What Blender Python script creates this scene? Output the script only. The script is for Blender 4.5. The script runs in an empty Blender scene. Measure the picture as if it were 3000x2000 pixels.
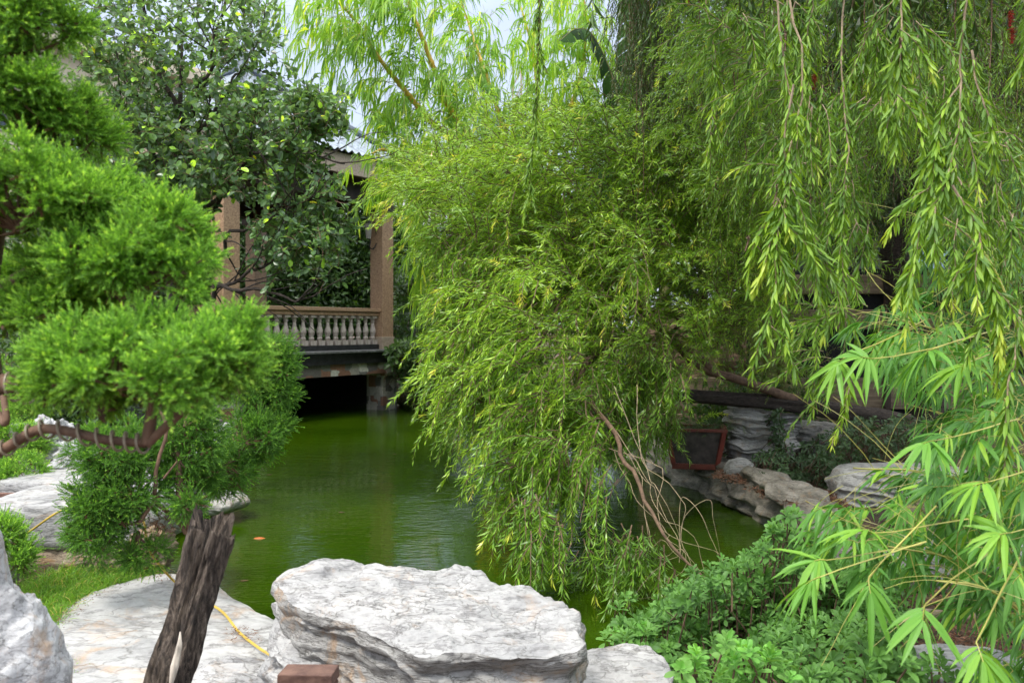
import bpy, math, random
import numpy as np
F = 2500.0; CZ = 1.75; HY = 960.0
random.seed(7)
RNG = np.random.default_rng(11)
C = bpy.context.scene.collection

def P(px, py, Y):
    return np.array(((px-1500)/F*Y, Y, CZ-(py-HY)/F*Y))
def PZ(px, py, z):
    Y = (CZ-z)*F/(py-HY)
    return np.array(((px-1500)/F*Y, Y, z))
def nrm(a):
    return a/np.maximum(np.linalg.norm(a, axis=-1, keepdims=True), 1e-9)

# ---------------------------------------------------------------- noise
def _h(ix, iy, iz, s):
    n = (ix*73856093) ^ (iy*19349663) ^ (iz*83492791) ^ (s*2654435761)
    n = (n ^ (n >> 13))*1274126177 & 0x7fffffff
    n = (n ^ (n >> 16)) & 0xffffff
    return n/float(0xffffff)*2-1
def vnoise(p, s=0):
    p = np.asarray(p, float); i = np.floor(p).astype(np.int64); f = p-i; f = f*f*(3-2*f)
    r = 0
    for dx in (0, 1):
        for dy in (0, 1):
            for dz in (0, 1):
                w = (f[..., 0] if dx else 1-f[..., 0])*(f[..., 1] if dy else 1-f[..., 1])*(f[..., 2] if dz else 1-f[..., 2])
                r = r+w*_h(i[..., 0]+dx, i[..., 1]+dy, i[..., 2]+dz, s)
    return r
def fbm(p, s=0, o=4, g=.5):
    r = 0; a = 1; q = np.asarray(p, float)
    for k in range(o):
        r = r+a*vnoise(q, s+k*17); a *= g; q = q*2.03+3.1
    return r
def fbm3(p, s=0, o=4):
    return np.stack([fbm(p, s+k*101, o) for k in range(3)], -1)

# ---------------------------------------------------------------- mesh building
class MB:
    def __init__(s): s.v = []; s.f = []; s.a = []; s.m = []; s.n = 0
    def add(s, V, Fs, var=0.5, mat=0):
        V = np.asarray(V, float).reshape(-1, 3)
        if not isinstance(Fs, list) or np.ndim(Fs[0]) == 1: Fs = [Fs]
        s.v.append(V)
        for f in Fs:
            f = np.asarray(f, np.int64)
            s.f.append(f+s.n)
            vv = np.broadcast_to(np.asarray(var, float), (len(f),)) if np.ndim(var) == 0 or len(var) == len(f) else np.repeat(var, len(f)//len(var))
            s.a.append(vv); s.m.append(np.full(len(f), mat))
        s.n += len(V)
        return s
    def box(s, x0, x1, y0, y1, z0, z1, mat=0, var=.5):
        V = [(x, y, z) for z in (z0, z1) for y in (y0, y1) for x in (x0, x1)]
        return s.add(V, [[0, 2, 3, 1], [4, 5, 7, 6], [0, 1, 5, 4], [2, 6, 7, 3], [0, 4, 6, 2], [1, 3, 7, 5]], var, mat)
    def mesh(s, name, mats, smooth=False, off=(0, 0, 0)):
        me = bpy.data.meshes.new(name)
        V = (np.concatenate(s.v)-np.asarray(off)).astype(np.float32)
        me.vertices.add(len(V)); me.vertices.foreach_set('co', V.ravel())
        tot = np.concatenate([np.full(len(f), f.shape[1]) for f in s.f]).astype(np.int32)
        li = np.concatenate([f.ravel() for f in s.f]).astype(np.int32)
        st = np.concatenate([[0], np.cumsum(tot)[:-1]]).astype(np.int32)
        me.loops.add(len(li)); me.loops.foreach_set('vertex_index', li)
        me.polygons.add(len(tot)); me.polygons.foreach_set('loop_start', st); me.polygons.foreach_set('loop_total', tot)
        me.polygons.foreach_set('material_index', np.concatenate(s.m).astype(np.int32))
        me.polygons.foreach_set('use_smooth', np.full(len(tot), smooth))
        at = me.attributes.new('var', 'FLOAT', 'FACE'); at.data.foreach_set('value', np.concatenate(s.a).astype(np.float32))
        for m in (mats if isinstance(mats, (list, tuple)) else [mats]): me.materials.append(m)
        me.update(calc_edges=True); me.validate()
        return me
    def build(s, name, mats, parent=None, smooth=False, loc=None, bevel=0):
        if loc is None: loc = (0, 0, 0)
        if parent is not None and parent.get('world_space'):
            off = np.array(world_loc(parent))+np.array(loc)
            o = bpy.data.objects.new(name, s.mesh(name, mats, smooth, off)); o['world_space'] = 1
        else:
            o = bpy.data.objects.new(name, s.mesh(name, mats, smooth, loc if parent is None else (0, 0, 0)))
        C.objects.link(o); o.location = loc
        if parent is not None: o.parent = parent
        if bevel:
            b = o.modifiers.new('bevel', 'BEVEL'); b.width = bevel; b.segments = 2; b.limit_method = 'ANGLE'
        return o
WL = {}
def world_loc(o):
    l = np.array(o.location)
    while o.parent is not None:
        o = o.parent; l = l+np.array(o.location)
    return l
def tag(o, label=None, cat=None, group=None, kind=None):
    if label: o['label'] = label
    if cat: o['category'] = cat
    if group: o['group'] = group
    if kind: o['kind'] = kind
    return o
def thing(name, label, cat, loc=(0, 0, 0), group=None, rz=0, ws=True):
    o = bpy.data.objects.new(name, None); C.objects.link(o); o.location = tuple(float(c) for c in loc)
    o.rotation_euler = (0, 0, rz); o.empty_display_size = .1
    if ws: o['world_space'] = 1
    return tag(o, label, cat, group)

# ---------------------------------------------------------------- vector plant tools
def tubes(mb, Pt, R0, R1, sides=4, var=.3, mat=0, pw=1.0, cap=False):
    Pt = np.asarray(Pt, float)
    if Pt.ndim == 2: Pt = Pt[None]
    S, T, _ = Pt.shape
    tn = nrm(np.gradient(Pt, axis=1))
    ref = np.array((.31, .57, .13)); ref = ref/np.linalg.norm(ref)
    vert = np.abs((tn.mean(1)*ref).sum(-1)) > .9
    rf = np.where(vert[:, None, None], np.array((1., 0, 0)), ref)
    a = nrm(np.cross(tn, rf)); b = np.cross(tn, a)
    t = np.linspace(0, 1, T)**pw
    R0 = np.broadcast_to(np.asarray(R0, float), (S,)); R1 = np.broadcast_to(np.asarray(R1, float), (S,))
    R = R0[:, None]*(1-t)+R1[:, None]*t
    th = np.arange(sides)/sides*2*math.pi
    V = Pt[:, :, None]+R[:, :, None, None]*(np.cos(th)[:, None]*a[:, :, None]+np.sin(th)[:, None]*b[:, :, None])
    base = np.arange(S)[:, None, None]*T*sides+np.arange(T-1)[None, :, None]*sides
    j = np.arange(sides); k = (j+1) % sides
    f = np.stack([base+j, base+k, base+k+sides, base+j+sides], -1).reshape(-1, 4)
    mb.add(V.reshape(-1, 3), f, var, mat)
    if cap:
        mb.add(V[:, -1].reshape(-1, 3), (np.arange(S)[:, None]*sides+np.arange(sides)), var, mat)
def rough_tube(mb, pts, radii, sides=24, n=60, amp=.15, fr=6., seed=0, mat=0, ridge=0.):
    p = spline(pts, n); t = np.linspace(0, 1, n)
    r = np.interp(t, np.linspace(0, 1, len(radii)), radii)
    tn = nrm(np.gradient(p, axis=0)); ref = np.array((.9, .1, .2))
    a = nrm(np.cross(tn, ref)); b = np.cross(tn, a)
    th = np.arange(sides)/sides*2*math.pi
    rad = np.cos(th)[None, :, None]*a[:, None]+np.sin(th)[None, :, None]*b[:, None]
    q = np.stack([np.cos(th)[None]*np.ones((n, 1))*fr*.35, np.sin(th)[None]*np.ones((n, 1))*fr*.35, (t*n/fr)[:, None]*np.ones((1, sides))*.25], -1)
    k = 1+amp*fbm(q, seed)-ridge*np.abs(vnoise(q*np.array((3.5, 3.5, .6)), seed+5))
    V = p[:, None]+rad*(r[:, None]*k)[..., None]
    i = np.arange(n-1)[:, None]*sides; j = np.arange(sides); kk = (j+1) % sides
    mb.add(V.reshape(-1, 3), np.stack([i+j, i+kk, i+kk+sides, i+j+sides], -1).reshape(-1, 4), .5, mat)
    for e in (0, n-1):
        c = V[e].mean(0); mb.add(np.vstack([V[e], c]), np.stack([j, kk, np.full(sides, sides)], -1), .5, mat)
    return V
def spline(pts, n):
    pts = np.asarray(pts, float); m = len(pts)
    if m == 2: return pts[0]+(pts[1]-pts[0])*np.linspace(0, 1, n)[:, None]
    q = np.vstack([2*pts[0]-pts[1], pts, 2*pts[-1]-pts[-2]])
    t = np.linspace(0, m-1-1e-6, n); i = t.astype(int); f = (t-i)[:, None]
    a, b, c, d = q[i], q[i+1], q[i+2], q[i+3]
    return .5*(2*b+(c-a)*f+(2*a-5*b+4*c-d)*f*f+(3*b-3*c+d-a)*f**3)
def grow(st, di, L, T=8, droop=.2, wig=.12, rng=RNG):
    """paths of drooping shoots: start, direction, length"""
    S = len(st); L = np.broadcast_to(np.asarray(L, float), (S,)); droop = np.broadcast_to(np.asarray(droop, float), (S,))
    d = nrm(di); out = [st]; p = st
    for k in range(T-1):
        p = p+d*(L/(T-1))[:, None]
        d = nrm(d+np.array((0, 0, -1.))*droop[:, None]+rng.normal(0, wig, (S, 3)))
        out.append(p)
    return np.stack(out, 1)
def along(Pt, t):
    S, T, _ = Pt.shape; f = np.clip(t, 0, .9999)*(T-1); i = f.astype(int); fr = (f-i)[..., None]
    s = np.arange(S)[:, None]
    a = Pt[s, i]; b = Pt[s, i+1]
    return a+(b-a)*fr, nrm(b-a)
def quadleaves(mb, pos, d, w, L, W, var, mat=0, curl=.1):
    pos = pos.reshape(-1, 3); d = nrm(d.reshape(-1, 3)); w = nrm(w.reshape(-1, 3)); n = np.cross(d, w)
    N = len(pos); L = np.broadcast_to(L, (N,)).reshape(-1, 1); W = np.broadcast_to(W, (N,)).reshape(-1, 1)
    m = pos+d*L*.45+n*L*curl
    V = np.stack([pos, m+w*W*.5, pos+d*L, m-w*W*.5], 1)
    mb.add(V.reshape(-1, 3), np.arange(N*4).reshape(-1, 4), np.broadcast_to(var, (N,)), mat)
def blades(mb, pos, d, w, L, W, var, mat=0, stations=((.3, 1.), (.7, .75)), fold=.15, droop=.25):
    pos = pos.reshape(-1, 3); d = nrm(d.reshape(-1, 3)); w = nrm(w.reshape(-1, 3)); n = nrm(np.cross(w, d))
    N = len(pos); L = np.broadcast_to(L, (N,)).reshape(-1, 1); W = np.broadcast_to(W, (N,)).reshape(-1, 1)
    droop = np.broadcast_to(droop, (N,)).reshape(-1, 1)
    cur = lambda s: pos+d*L*s*(1-.3*droop*s)-np.array((0, 0, 1.))*L*droop*s*s
    vs = [pos]; K = len(stations)
    for s, k in stations:
        c = cur(s); vs += [c+w*W*.5*k+n*W*fold*k, c, c-w*W*.5*k+n*W*fold*k]
    vs.append(cur(1.)); nv = 3*K+2
    V = np.stack(vs, 1); b = (np.arange(N)*nv)[:, None]
    tri = [[0, 1, 2], [0, 2, 3], [nv-4, nv-1, nv-3], [nv-3, nv-1, nv-2]]
    q = []
    for k in range(K-1):
        o = 1+3*k; q += [[o, o+3, o+4, o+1], [o+1, o+4, o+5, o+2]]
    tf = (b[:, :, None]+np.array(tri)[None]).reshape(-1, 3)
    var = np.broadcast_to(var, (N,))
    mb.v.append(V.reshape(-1, 3)); mb.f.append(tf+mb.n); mb.a.append(np.repeat(var, 4)); mb.m.append(np.full(len(tf), mat))
    if q:
        qf = (b[:, :, None]+np.array(q)[None]).reshape(-1, 4)
        mb.f.append(qf+mb.n); mb.a.append(np.repeat(var, len(q))); mb.m.append(np.full(len(qf), mat))
    mb.n += N*nv
def dress(mb, Pt, nl, L, W, ang=45, t0=.1, mat=0, g=.15, rng=RNG, tip=None, base=(0., .5), kind='q', yt=.2, flat=0., **kw):
    """leaves set spirally along shoots"""
    S = len(Pt); t = t0+(1-t0)*(np.arange(nl)[None]+rng.random((S, nl)))/nl
    pos, tn = along(Pt, t)
    ref = nrm(rng.normal(size=(S, 1, 3))); u = nrm(np.cross(tn, ref)); v = np.cross(tn, u)
    az = np.arange(nl)[None]*2.399+rng.random((S, nl))*.8+rng.random((S, 1))*6
    rad = np.cos(az)[..., None]*u+np.sin(az)[..., None]*v
    if flat:
        sv = nrm(np.cross(tn, np.array((0, .35, 1.)))+1e-6); sg = np.where(np.arange(nl)[None, :, None] % 2 == 0, 1., -1.)
        rad = nrm(rad*(1-flat)+sv*sg*flat)
    A = np.radians(ang*(1-.45*t**3)+rng.normal(0, 9, (S, nl)))[..., None]
    d = np.cos(A)*tn+np.sin(A)*rad; d = d+np.array((0, 0, -g))
    w = np.cross(tn, rad)+rng.normal(0, .45, d.shape)
    LL = (L*(.7+.5*rng.random((S, nl)))*(1-.35*t**4)).ravel()
    var = base[0]+(base[1]-base[0])*rng.random((S, nl))+.22*t**2+.1*rng.random((S, 1))
    young = rng.random((S, 1)) < yt
    var = np.where(young & (t > .78), .86+.14*rng.random((S, nl)), np.clip(var, 0, .84)).ravel()
    w = w-(w*d).sum(-1, keepdims=True)*d/np.maximum((d*d).sum(-1, keepdims=True), 1e-9)
    mb.lastvar = var
    if kind == 'q': quadleaves(mb, pos, d, w, LL, W*LL/L, var, mat)
    else: blades(mb, pos, d, w, LL, W*LL/L, var, mat, **kw)
def inpoly(x, y, poly):
    poly = np.asarray(poly, float); r = np.zeros(len(x), bool); j = len(poly)-1
    for i in range(len(poly)):
        xi, yi = poly[i]; xj, yj = poly[j]
        c = ((yi > y) != (yj > y)) & (x < (xj-xi)*(y-yi)/(yj-yi+1e-12)+xi)
        r ^= c; j = i
    return r
def samp(poly, n, Y0, Y1, rng=RNG):
    poly = np.asarray(poly, float); out = []; m = 0
    lo = poly.min(0); hi = poly.max(0)
    while m < n:
        q = lo+(hi-lo)*rng.random((n*3, 2)); q = q[inpoly(q[:, 0], q[:, 1], poly)]; out.append(q); m += len(q)
    q = np.concatenate(out)[:n]; Y = Y0+(Y1-Y0)*rng.random(n)
    return np.stack([(q[:, 0]-1500)/F*Y, Y, CZ-(q[:, 1]-HY)/F*Y], 1)
def clumps(cent, k, dirv, dsp, rsp, rng=RNG, csp=0):
    """k shoots from about each clump centre: starts and directions"""
    n = len(cent); base = np.broadcast_to(np.asarray(dirv, float), (n, 3))+rng.normal(0, max(csp, 1e-6), (n, 3))
    d = np.repeat(base, k, 0)+rng.normal(0, dsp, (n*k, 3)); s = np.repeat(cent, k, 0)+rng.normal(0, rsp, (n*k, 3))
    return s, nrm(d)

# ---------------------------------------------------------------- materials
def newmat(name):
    m = bpy.data.materials.new(name); m.use_nodes = True; n = m.node_tree; n.nodes.clear()
    out = n.nodes.new('ShaderNodeOutputMaterial'); p = n.nodes.new('ShaderNodeBsdfPrincipled')
    n.links.new(p.outputs[0], out.inputs[0]); return m, n, p, out
def ramp(n, fac, stops, interp='LINEAR'):
    r = n.nodes.new('ShaderNodeValToRGB'); r.color_ramp.interpolation = interp
    e = r.color_ramp.elements
    while len(e) < len(stops): e.new(.5)
    for k, (p, c) in enumerate(stops):
        e[k].position = p; e[k].color = (c[0], c[1], c[2], 1) if len(c) == 3 else c
    if fac is not None: n.links.new(fac, r.inputs[0])
    return r
def coords(n, scale=(1, 1, 1), rot=(0, 0, 0), kind='Object'):
    t = n.nodes.new('ShaderNodeTexCoord'); m = n.nodes.new('ShaderNodeMapping')
    m.inputs['Scale'].default_value = scale; m.inputs['Rotation'].default_value = rot
    n.links.new(t.outputs[kind], m.inputs[0]); return m.outputs[0]
def noise(n, vec, scale, detail=6, rough=.6, dist=0):
    t = n.nodes.new('ShaderNodeTexNoise'); t.inputs['Scale'].default_value = scale; t.inputs['Detail'].default_value = detail
    t.inputs['Roughness'].default_value = rough; t.inputs['Distortion'].default_value = dist
    if vec is not None: n.links.new(vec, t.inputs['Vector'])
    return t.outputs['Fac']
def mix(n, fac, a, b, mode='MIX'):
    m = n.nodes.new('ShaderNodeMix'); m.data_type = 'RGBA'; m.blend_type = mode
    for s, v in ((m.inputs[0], fac), (m.inputs[6], a), (m.inputs[7], b)):
        if isinstance(v, (int, float)): s.default_value = v
        elif isinstance(v, tuple): s.default_value = (*v, 1) if len(v) == 3 else v
        else: n.links.new(v, s)
    return m.outputs[2]
def bump(n, p, h, dist=.01, st=1., prev=None):
    b = n.nodes.new('ShaderNodeBump'); b.inputs['Distance'].default_value = dist; b.inputs['Strength'].default_value = st
    n.links.new(h, b.inputs['Height'])
    if prev is not None: n.links.new(prev, b.inputs['Normal'])
    if p is not None: n.links.new(b.outputs[0], p.inputs['Normal'])
    return b.outputs[0]
def leafmat(name, stops, rough=.45, trans=.35, tcol=1.6, spec=.5, hue=(1.25, 1.15, .6), gain=1.):
    m, n, p, out = newmat(name)
    a = n.nodes.new('ShaderNodeAttribute'); a.attribute_name = 'var'
    r = ramp(n, a.outputs['Fac'], [(q, tuple(min(.85, x*gain) for x in c)) for q, c in stops])
    nz = noise(n, coords(n), 2.2, 3)
    col = mix(n, nz, mix(n, .5, r.outputs[0], (.75, .85, .9), 'MULTIPLY'), mix(n, .35, r.outputs[0], (1.6, 1.35, .8), 'MULTIPLY'))
    n.links.new(col, p.inputs['Base Color']); p.inputs['Roughness'].default_value = rough
    p.inputs['Specular IOR Level'].default_value = spec
    tr = n.nodes.new('ShaderNodeBsdfTranslucent')
    tc = mix(n, 1., col, (tcol*hue[0], tcol*hue[1], tcol*hue[2]), 'MULTIPLY'); n.links.new(tc, tr.inputs[0])
    mx = n.nodes.new('ShaderNodeMixShader'); mx.inputs[0].default_value = trans
    n.links.new(p.outputs[0], mx.inputs[1]); n.links.new(tr.outputs[0], mx.inputs[2]); n.links.new(mx.outputs[0], out.inputs[0])
    return m
def simple(name, col, rough=.6, nscale=8., amt=.25, bd=.004, col2=None, spec=.5, scale=(1, 1, 1), metal=0):
    m, n, p, out = newmat(name); v = coords(n, scale); nz = noise(n, v, nscale)
    c2 = col2 or tuple(c*(1-amt*1.6) for c in col)
    r = ramp(n, nz, [(.3, c2), (.7, tuple(min(1, c*(1+amt*.4)) for c in col))])
    n.links.new(r.outputs[0], p.inputs['Base Color']); p.inputs['Roughness'].default_value = rough
    p.inputs['Specular IOR Level'].default_value = spec; p.inputs['Metallic'].default_value = metal
    if bd: bump(n, p, noise(n, v, nscale*3), bd)
    return m
def rockmat(name, light, mid, dark, ochre=.35, scale=1., strata=0., rot=(0, 0, 0), sz=7., ocol=(.42, .24, .1)):
    m, n, p, out = newmat(name); v = coords(n, (scale, scale, scale), rot)
    big = noise(n, v, 2.5, 8, .62, .6); fine = noise(n, v, 22, 8, .7)
    base = ramp(n, big, [(.28, dark), (.42, mid), (.62, light)]).outputs[0]
    fr = ramp(n, fine, [(.3, (.78, .77, .77)), (.55, (1, 1, 1))]).outputs[0]
    col = mix(n, .8, base, fr, 'MULTIPLY')
    # veins: stretched noise in tilted layers
    vv = coords(n, (1.1*scale, 2.2*scale, sz*scale), (rot[0]+.12, rot[1]+.25, .5))
    lay = noise(n, vv, 2.6, 7, .62, .35)
    lines = ramp(n, lay, [(.40, (1, 1, 1)), (.455, (.25, .24, .24)), (.475, (.9, .9, .9)), (.56, (1, 1, 1)), (.585, (.5, .49, .48)), (.61, (1, 1, 1))]).outputs[0]
    col = mix(n, min(1., .5+strata*.5), col, lines, 'MULTIPLY')
    # cracks
    vo = n.nodes.new('ShaderNodeTexVoronoi'); vo.feature = 'DISTANCE_TO_EDGE'; vo.inputs['Scale'].default_value = 2.1*scale
    vd = n.nodes.new('ShaderNodeVectorMath'); vd.operation = 'ADD'
    nt = n.nodes.new('ShaderNodeTexNoise'); nt.inputs['Scale'].default_value = 3.; nt.inputs['Detail'].default_value = 6
    cv = coords(n, (1, 1.6, 2.5), rot); n.links.new(cv, nt.inputs['Vector']); n.links.new(cv, vd.inputs[0]); n.links.new(nt.outputs['Color'], vd.inputs[1])
    n.links.new(vd.outputs[0], vo.inputs['Vector'])
    cr = ramp(n, vo.outputs['Distance'], [(0., (.35, .33, .3)), (.012, (.8, .8, .78)), (.03, (1, 1, 1))]).outputs[0]
    col = mix(n, .6, col, cr, 'MULTIPLY')
    om = ramp(n, noise(n, v, 3.7, 9, .7, 1.2), [(.58-.12*ochre, (0, 0, 0)), (.72-.1*ochre, (1, 1, 1))])
    ofac = n.nodes.new('ShaderNodeMath'); ofac.operation = 'MULTIPLY'; ofac.inputs[1].default_value = min(1., ochre*1.5)
    n.links.new(om.outputs[0], ofac.inputs[0])
    col = mix(n, ofac.outputs[0], col, ocol)
    n.links.new(col, p.inputs['Base Color']); p.inputs['Roughness'].default_value = .75
    b1 = bump(n, None, lay, .03, .35+.5*strata); b2 = bump(n, None, cr, .01, .5, b1); bump(n, p, fine, .012, .6, b2)
    return m

# ---------------------------------------------------------------- rocks
def grid_faces(nr, na, close=True):
    i = np.arange(nr-1)[:, None]*na; j = np.arange(na); k = (j+1) % na
    return np.stack([i+j, i+k, i+k+na, i+j+na], -1).reshape(-1, 4)
def slab_rock(name, outline, ztop, zbot, mat, label, prof=None, na=200, top=36, side=40, amp=.02, led=.05, seed=1, zf=18., tilt=(0, 0), cat='rock', ampf=5., ledge_t=None, hi=.008, group=None, rim=.03, side_mat=None):
    """rock with a flat, traced top and ledged sides; outline = world XY of the top"""
    o = np.asarray(outline, float)[:, :2]; c = o.mean(0)
    oc = spline(np.vstack([np.c_[o, np.zeros(len(o))], [[*o[0], 0]]]), na+1)[:-1, :2]
    th = np.arange(na)/na*2*math.pi
    jit = 1+.025*fbm(np.stack([np.cos(th)*4, np.sin(th)*4, th*0+seed], -1), seed, 5)
    oc = c+(oc-c)*jit[:, None]
    prof = prof or [(0, 1.), (.12, 1.03), (.3, .97), (.6, .93), (1, .88)]
    V = []
    for k in range(top):
        s = (k/(top-1))**.8
        xy = c+(oc-c)*s; z = ztop-rim*(s**10)+tilt[0]*(xy[:, 0]-c[0])+tilt[1]*(xy[:, 1]-c[1])
        V.append(np.c_[xy, z])
    for k in range(1, side+1):
        t = k/side; f = np.interp(t, [a for a, b in prof], [b for a, b in prof])
        xy = c+(oc-c)*f
        z0 = ztop-rim+tilt[0]*(oc[:, 0]-c[0])+tilt[1]*(oc[:, 1]-c[1])
        V.append(np.c_[xy, z0*(1-t)+zbot*t])
    V = np.array(V); q = V.copy()
    d = V[..., :2]-c; d = d/np.maximum(np.linalg.norm(d, axis=-1, keepdims=True), .05)
    sd = np.zeros(len(V)); sd[top-1:] = 1; sd[top-3] = .3; sd[top-2] = .6
    warp = fbm(q*np.array((2., 2., 2.)), seed+9, 3)
    lz = q[..., 2]*zf+warp*1.6+q[..., 0]*1.3
    st = vnoise(np.stack([q[..., 0]*1.5, q[..., 1]*1.5, lz], -1), seed+3)
    st2 = vnoise(np.stack([q[..., 0]*4, q[..., 1]*4, lz*2.7], -1), seed+4)
    V[..., :2] += d*(led*(st+.45*st2)*sd[:, None])[..., None]
    V += amp*fbm3(q*ampf, seed, 5)*np.where(sd[:, None, None] > .5, 1., .7)
    V[..., 2] += hi*fbm(q*np.array((9, 22, 9)), seed+20, 4)*(1-sd[:, None])
    mb = MB(); n = len(V); GF = grid_faces(n, na); mb.add(V.reshape(-1, 3), GF[:(top-1)*na]); mb.add(V[top-1:].reshape(-1, 3), grid_faces(n-top+1, na), mat=0 if side_mat is None else 1)
    b = mb.build(name, mat if side_mat is None else [mat, side_mat], smooth=True, loc=(c[0], c[1], zbot))
    return tag(b, label, cat, group)
def boulder(name, cen, rad, mat, label, seed=1, amp=.18, fr=2.2, strata=0., zf=14., crag=0., nu=120, nv=72, flat=None, rz=0, cat='rock', group=None, parent=None, tilt=0., pw=1.):
    th = np.arange(nu)/nu*2*math.pi; ph = np.linspace(.001, math.pi-.001, nv)
    sp = lambda a: np.sign(a)*np.abs(a)**pw
    D = np.stack([sp(np.sin(ph))[:, None]*sp(np.cos(th)), sp(np.sin(ph))[:, None]*sp(np.sin(th)), sp(np.cos(ph))[:, None]*np.ones(nu)], -1)
    R = np.array(rad, float); Q = D*R/R.max()
    k = 1+amp*fbm(Q*fr, seed, 5)
    if crag: k = k-crag*(1-np.abs(fbm(Q*fr*1.8, seed+50, 3)))**3*1.2+crag*.5*np.abs(fbm(Q*fr*3.5, seed+70, 4))
    if strata:
        lz = (Q[..., 2]+tilt*Q[..., 0])*zf+2.6*fbm(Q*1.7, seed+9, 4)
        st = vnoise(np.stack([Q[..., 0]*1.5, Q[..., 1]*1.5, lz], -1), seed+2)
        k = k+strata*st*np.sqrt(np.maximum(0, 1-D[..., 2]**2))
    V = D*R*k[..., None]
    if flat is not None: V[..., 2] = np.where(V[..., 2] > flat, flat+(V[..., 2]-flat)*.15, V[..., 2])
    c, s = math.cos(rz), math.sin(rz); V = np.stack([V[..., 0]*c-V[..., 1]*s, V[..., 0]*s+V[..., 1]*c, V[..., 2]], -1)
    V = V+np.asarray(cen)
    mb = MB(); mb.add(V.reshape(-1, 3), grid_faces(nv, nu))
    o = mb.build(name, mat, smooth=True, loc=(float(cen[0]), float(cen[1]), float(cen[2]-rad[2])))
    return tag(o, label, cat, group)
# ================================================================ camera, light, sky
sc = bpy.context.scene
cam = bpy.data.cameras.new('camera'); co = bpy.data.objects.new('camera', cam); C.objects.link(co); sc.camera = co
co.location = (0, 0, CZ); co.rotation_euler = (math.pi/2, 0, 0)
cam.sensor_width = 36; cam.lens = 30; cam.shift_y = -(1000-HY)/3000*1.0; cam.clip_start = .05; cam.clip_end = 2000
cam.dof.use_dof = True; cam.dof.focus_distance = 4.6; cam.dof.aperture_fstop = 5.6
SUN_EL = math.radians(58); SUN_AZ = math.radians(-140)     # direction the light comes from: behind and left of the camera
w = bpy.data.worlds.new('World'); sc.world = w; w.use_nodes = True; wn = w.node_tree
bg = wn.nodes['Background']; sky = wn.nodes.new('ShaderNodeTexSky'); sky.sky_type = 'NISHITA'; sky.sun_disc = False
sky.sun_elevation = SUN_EL; sky.sun_rotation = SUN_AZ; sky.air_density = 1.2; sky.dust_density = 2.5; sky.ozone_density = 1.5
cl = wn.nodes.new('ShaderNodeMix'); cl.data_type = 'RGBA'; cl.inputs[0].default_value = .85
tcw = wn.nodes.new('ShaderNodeTexCoord'); sx = wn.nodes.new('ShaderNodeSeparateXYZ'); wn.links.new(tcw.outputs['Generated'], sx.inputs[0])
mw = wn.nodes.new('ShaderNodeMath'); mw.operation = 'ADD'; nw = noise(wn, tcw.outputs['Generated'], 2.4, 5, .55); ms = wn.nodes.new('ShaderNodeMath'); ms.operation = 'MULTIPLY_ADD'; ms.inputs[1].default_value = .3; ms.inputs[2].default_value = -.15
wn.links.new(nw, ms.inputs[0]); wn.links.new(sx.outputs[2], mw.inputs[0]); wn.links.new(ms.outputs[0], mw.inputs[1])
rw = ramp(wn, mw.outputs[0], [(0, (.29, .315, .38)), (.34, (.265, .30, .39)), (.62, (.9, .95, 1.)), (1, (1., 1., 1.))])
sc10 = wn.nodes.new('ShaderNodeVectorMath'); sc10.operation = 'SCALE'; sc10.inputs['Scale'].default_value = 11.5
wn.links.new(rw.outputs[0], sc10.inputs[0]); wn.links.new(sc10.outputs[0], cl.inputs[7])
wn.links.new(sky.outputs[0], cl.inputs[6]); wn.links.new(cl.outputs[2], bg.inputs[0]); bg.inputs[1].default_value = .13
sun = bpy.data.lights.new('sun', 'SUN'); sun.energy = 1.5; sun.angle = math.radians(12); sun.color = (1, .96, .88)
so = bpy.data.objects.new('sun', sun); C.objects.link(so)

from mathutils import Vector
sd = Vector((math.sin(SUN_AZ)*math.cos(SUN_EL), math.cos(SUN_AZ)*math.cos(SUN_EL), math.sin(SUN_EL)))
so.rotation_euler = sd.to_track_quat('Z', 'Y').to_euler()
sc.view_settings.view_transform = 'Standard'; sc.view_settings.look = 'None'; sc.view_settings.gamma = 1; sc.view_settings.exposure = 1.08
cy = sc.cycles; cy.use_denoising = True; cy.denoiser = 'OPENIMAGEDENOISE'; cy.max_bounces = 7; cy.diffuse_bounces = 4; cy.glossy_bounces = 3
cy.transmission_bounces = 4; cy.use_adaptive_sampling = True; cy.adaptive_threshold = .02; cy.caustics_reflective = False

# ================================================================ ground and water
POND = np.array([(-2.9, 6.2), (-2.3, 5.3), (-1.6, 4.7), (-.6, 4.1), (.5, 4.1), (1.5, 4.9), (2.3, 6.9), (1.78, 10.3), (1.3, 13), (.5, 16), (-.7, 18.6), (-1.3, 20.8), (-4, 26), (-13, 25), (-12, 17.5), (-7, 14), (-4.4, 11.6), (-3.3, 9)])
def pdist(x, y):
    """distance to the pond outline, negative inside"""
    d = np.full(x.shape, 1e9); n = len(POND)
    for i in range(n):
        a = POND[i]; b = POND[(i+1) % n]; ab = b-a
        t = np.clip(((x-a[0])*ab[0]+(y-a[1])*ab[1])/(ab@ab), 0, 1)
        d = np.minimum(d, np.hypot(x-a[0]-ab[0]*t, y-a[1]-ab[1]*t))
    return np.where(inpoly(x.ravel(), y.ravel(), POND).reshape(x.shape), -d, d)
def ground_z(x, y):
    d = pdist(x, y)
    z = .22+.1*np.clip(x-2.6, 0, 9)+.05*fbm(np.stack([x*.9, y*.9, x*0], -1), 3, 4)+.02*fbm(np.stack([x*5, y*5, x*0], -1), 5, 3)
    return np.where(d < 0, np.maximum(-.8, -.25+d*1.2), np.minimum(z, -.2+d*3.2+.0)*(d < .15)+z*(d >= .15))
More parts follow.
